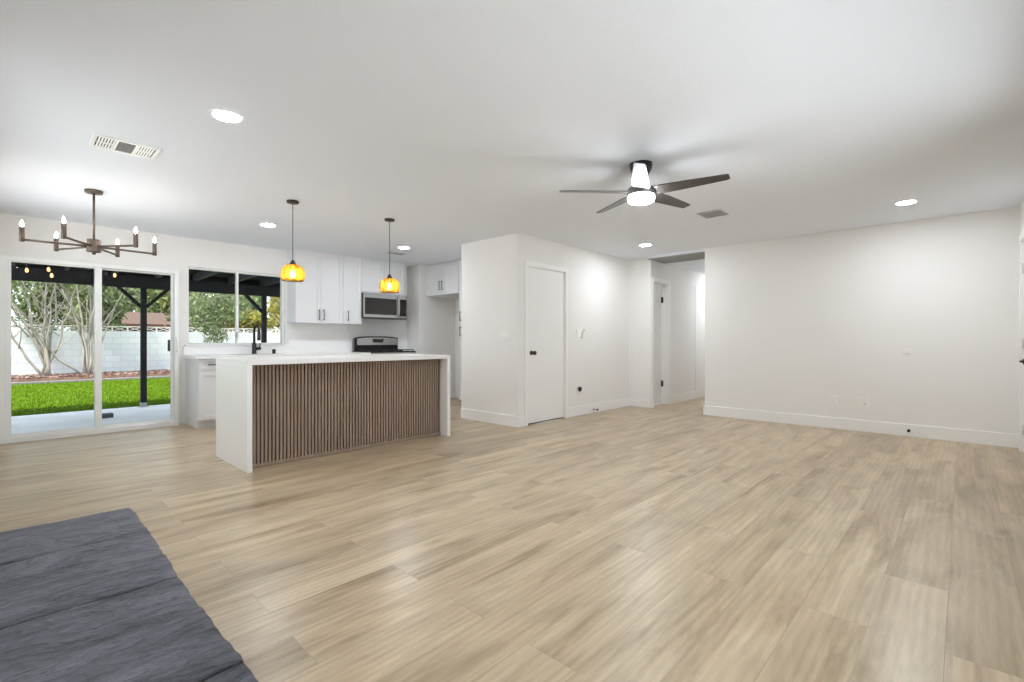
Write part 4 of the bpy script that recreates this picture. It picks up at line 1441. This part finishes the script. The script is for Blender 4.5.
X0 = -19.5
multi_trunk((X0, 0.80, 0.02), [((X0, -0.15, 3.2), 0.050, 0.15), ((X0 - 0.2, 0.25, 3.4), 0.055, -0.1), ((X0 + 0.2, 0.80, 3.5), 0.055, 0.1), ((X0 - 0.1, 1.10, 3.4), 0.045, 0.12),
             ((X0 + 0.1, 1.55, 3.2), 0.045, -0.1), ((X0 + 0.2, -0.4, 2.3), 0.045, 0.25), ((X0 - 0.2, 0.62, 3.2), 0.06, 0.05), ((X0 + 0.1, 1.0, 3.0), 0.04, -0.12)],
            'pale multi trunk tree seen through left glass panel, nearer left frame', M['leaf_grey'],
            [(X0 - 0.3, 0.5, 3.2, 0.9, 1.2, 0.7), (X0 - 0.2, 0.0, 2.6, 0.6, 0.7, 0.5)], 900, 0.075, 21)
multi_trunk((X0, 1.68, 0.02), [((X0, 0.95, 3.1), 0.045, 0.2), ((X0 + 0.1, 1.35, 3.4), 0.05, -0.1), ((X0 - 0.1, 1.75, 3.5), 0.055, 0.08), ((X0 + 0.2, 2.1, 3.4), 0.05, 0.1),
             ((X0 - 0.2, 2.65, 2.9), 0.045, -0.1), ((X0 + 0.3, 0.45, 2.0), 0.045, 0.35), ((X0, 1.9, 3.2), 0.045, -0.1), ((X0 + 0.2, 1.1, 2.6), 0.035, -0.2)],
            'pale multi trunk tree seen through left glass panel, beside the centre stile', M['leaf_grey'],
            [(X0 - 0.3, 1.7, 3.2, 0.9, 1.1, 0.7), (X0 - 0.2, 2.4, 2.6, 0.5, 0.6, 0.5)], 800, 0.075, 22)
multi_trunk((-18.95 - 0.3, 5.05, 0.02), [((-19.2, 4.5, 2.6), 0.022, 0.1), ((-19.3, 5.0, 3.0), 0.025, 0.1), ((-19.2, 5.4, 2.8), 0.022, -0.1), ((-19.0, 5.8, 2.2), 0.018, -0.1), ((-19.3, 4.7, 2.0), 0.018, 0.1)],
            'leafy grey green shrub filling left kitchen window pane', M['leaf_grey'],
            [(-19.3, 4.9, 2.2, 0.7, 0.75, 0.9), (-19.3, 5.6, 2.2, 0.6, 0.6, 0.55), (-19.2, 5.05, 1.3, 0.45, 0.42, 0.4), (-19.3, 6.0, 2.7, 0.6, 0.55, 0.5)], 3000, 0.065, 23, name='leafy_shrub', cat='shrub', group=None)
multi_trunk((-19.4, 7.75, 0.02), [((-19.5, 7.45, 3.4), 0.07, 0.05), ((-19.3, 7.8, 3.5), 0.06, -0.06), ((-19.6, 8.3, 3.2), 0.055, 0.08), ((-19.2, 7.2, 3.1), 0.04, -0.05)],
            'pale trunked tree at right side of kitchen window', M['leaf_yellow'],
            [(-19.6, 7.8, 3.0, 0.8, 0.9, 0.6), (-19.6, 8.2, 2.2, 0.5, 0.5, 0.5)], 700, 0.075, 24)


def big_tree(x, y, hgt, rx, ry, z0, leaf_m, label, seed, count=4200, size=0.13):
    random.seed(seed)
    r = thing('broadleaf_tree', (x, y, GZ), label, 'tree', 'trees beyond the garden wall')
    b = MB()
    stem(b, (x, y, GZ - 0.1), (x, y, hgt * 0.8), 0.16, 0.05, 0.1)
    for _ in range(6):
        zz = random.uniform(z0 * 0.7, hgt * 0.6)
        stem(b, (x, y, zz), (x + random.uniform(-1, 1) * rx * 0.7, y + random.uniform(-1, 1) * ry * 0.7, zz + random.uniform(0.5, 1.6)), 0.06, 0.015, 0.1, 6)
    b.build('trunk', M['bark_brown'], r)
    cl = []
    for _ in range(9):
        a, q = random.uniform(0, 2 * PI), random.uniform(0.2, 0.65)
        cl.append((x + rx * q * math.cos(a), y + ry * q * math.sin(a), random.uniform(z0 + 0.5, hgt - 0.5), rx * 0.45, ry * 0.45, (hgt - z0) * 0.26))
    cl.append((x, y, (hgt + z0) / 2, rx * 0.7, ry * 0.7, (hgt - z0) * 0.42))
    leaves('foliage', cl, count, size, leaf_m, r, seed)
    return r


big_tree(-24.5, -0.9, 5.2, 1.7, 1.5, 1.0, M['leaf_mid'], 'green tree beyond garden wall behind left frame of sliding door', 31)
big_tree(-29.2, 1.2, 6.0, 2.0, 1.8, 1.0, M['leaf_dark'], 'dark green tree beyond garden wall behind first pale trunks', 32)
big_tree(-24.3, 2.5, 5.0, 1.5, 1.2, 1.0, M['leaf_mid'], 'olive green tree beyond garden wall behind sliding door centre stile', 33)
big_tree(-39.5, 4.3, 6.6, 2.4, 2.3, 1.8, M['leaf_grey'], 'grey green tree rising behind the brown roof', 34, 7000, 0.19)
big_tree(-46.0, 8.4, 7.4, 2.8, 2.6, 1.8, M['leaf_mid'], 'tall green tree rising behind the patio post', 35, 7000, 0.19)
big_tree(-26.0, 5.3, 5.0, 1.3, 0.95, 1.5, M['leaf_mid'], 'bright green tree beyond garden wall right of the patio post', 36, 4600)
big_tree(-40.5, 10.6, 6.6, 2.4, 2.2, 1.8, M['leaf_dark'], 'tall dark tree far behind the white outbuilding', 40, 7000, 0.19)
big_tree(-23.0, 7.2, 2.6, 0.9, 1.2, 1.3, M['leaf_yellow'], 'yellow green tree beyond garden wall in right window pane', 37, 3000, 0.11)
big_tree(-30.5, 9.4, 4.9, 1.4, 1.3, 1.6, M['leaf_grey'], 'pale green tree beyond garden wall above left window pane', 38, 3200)
big_tree(-27.5, 10.8, 4.9, 1.6, 1.5, 1.2, M['leaf_yellow'], 'yellow leafed tree beyond garden wall at window right edge', 39, 3800)

# neighbouring buildings
nh = thing('neighbour_house', (-33.5, 4.8, GZ), 'low house with brown roof beyond garden wall', 'house')
MB().box(-36.0, -32.3, 2.4, 7.0, GZ, 1.86).build('wall', M['fascia'], nh)
MB().prism([(-31.9, 2.1, 1.88), (-31.9, 2.1, 1.98), (-34.1, 2.1, 2.72), (-36.4, 2.1, 1.98), (-36.4, 2.1, 1.88)], (0, 5.2, 0)).build('roof', M['roof'], nh)
MB().box(-31.9, -31.86, 2.1, 7.3, 1.80, 1.99).build('fascia', M['fascia'], nh)
MB().box(-32.299, -32.27, 3.6, 4.6, 1.0, 1.6).build('window', M['dark_glass'], nh)
sh = thing('garden_shed', (-26.0, 8.1, GZ), 'white gabled outbuilding beyond garden wall in kitchen window', 'shed')
MB().box(-27.4, -25.0, 7.0, 9.0, GZ, 1.80).prism([(-25.0, 7.0, 1.80), (-25.0, 9.0, 1.80), (-25.0, 8.0, 2.12)], (-2.4, 0, 0)).build('wall', M['stucco'], sh)
MB().box(-24.999, -24.96, 8.02, 8.40, 1.66, 1.98).build('window', M['dark_glass'], sh)
MB().prism([(-24.9, 6.85, 1.80), (-24.9, 8.0, 2.16), (-24.9, 9.15, 1.80), (-24.9, 9.15, 1.84), (-24.9, 8.0, 2.20), (-24.9, 6.85, 1.84)], (-2.6, 0, 0)).build('roof', M['stucco'], sh)

struct(MB().box(-60, -20.71, -30, 40, -0.5, GZ - 0.02), 'ground', M['soil'], 'bare ground beyond the garden wall', 'ground')
struct(MB().box(XE + 0.181, 30, -20, 30, -0.4, GZ).box(-11.0, XE + 0.18, -20, -5.01, -0.4, GZ).box(XW - 0.13, XE + 0.18, -5.0, -0.501, -0.4, GZ), 'bounce_ground', M['concrete'], 'unseen pale ground added to bounce light through the added windows', 'ground')  # unseen ground, kept pale to bounce daylight up to the ceiling
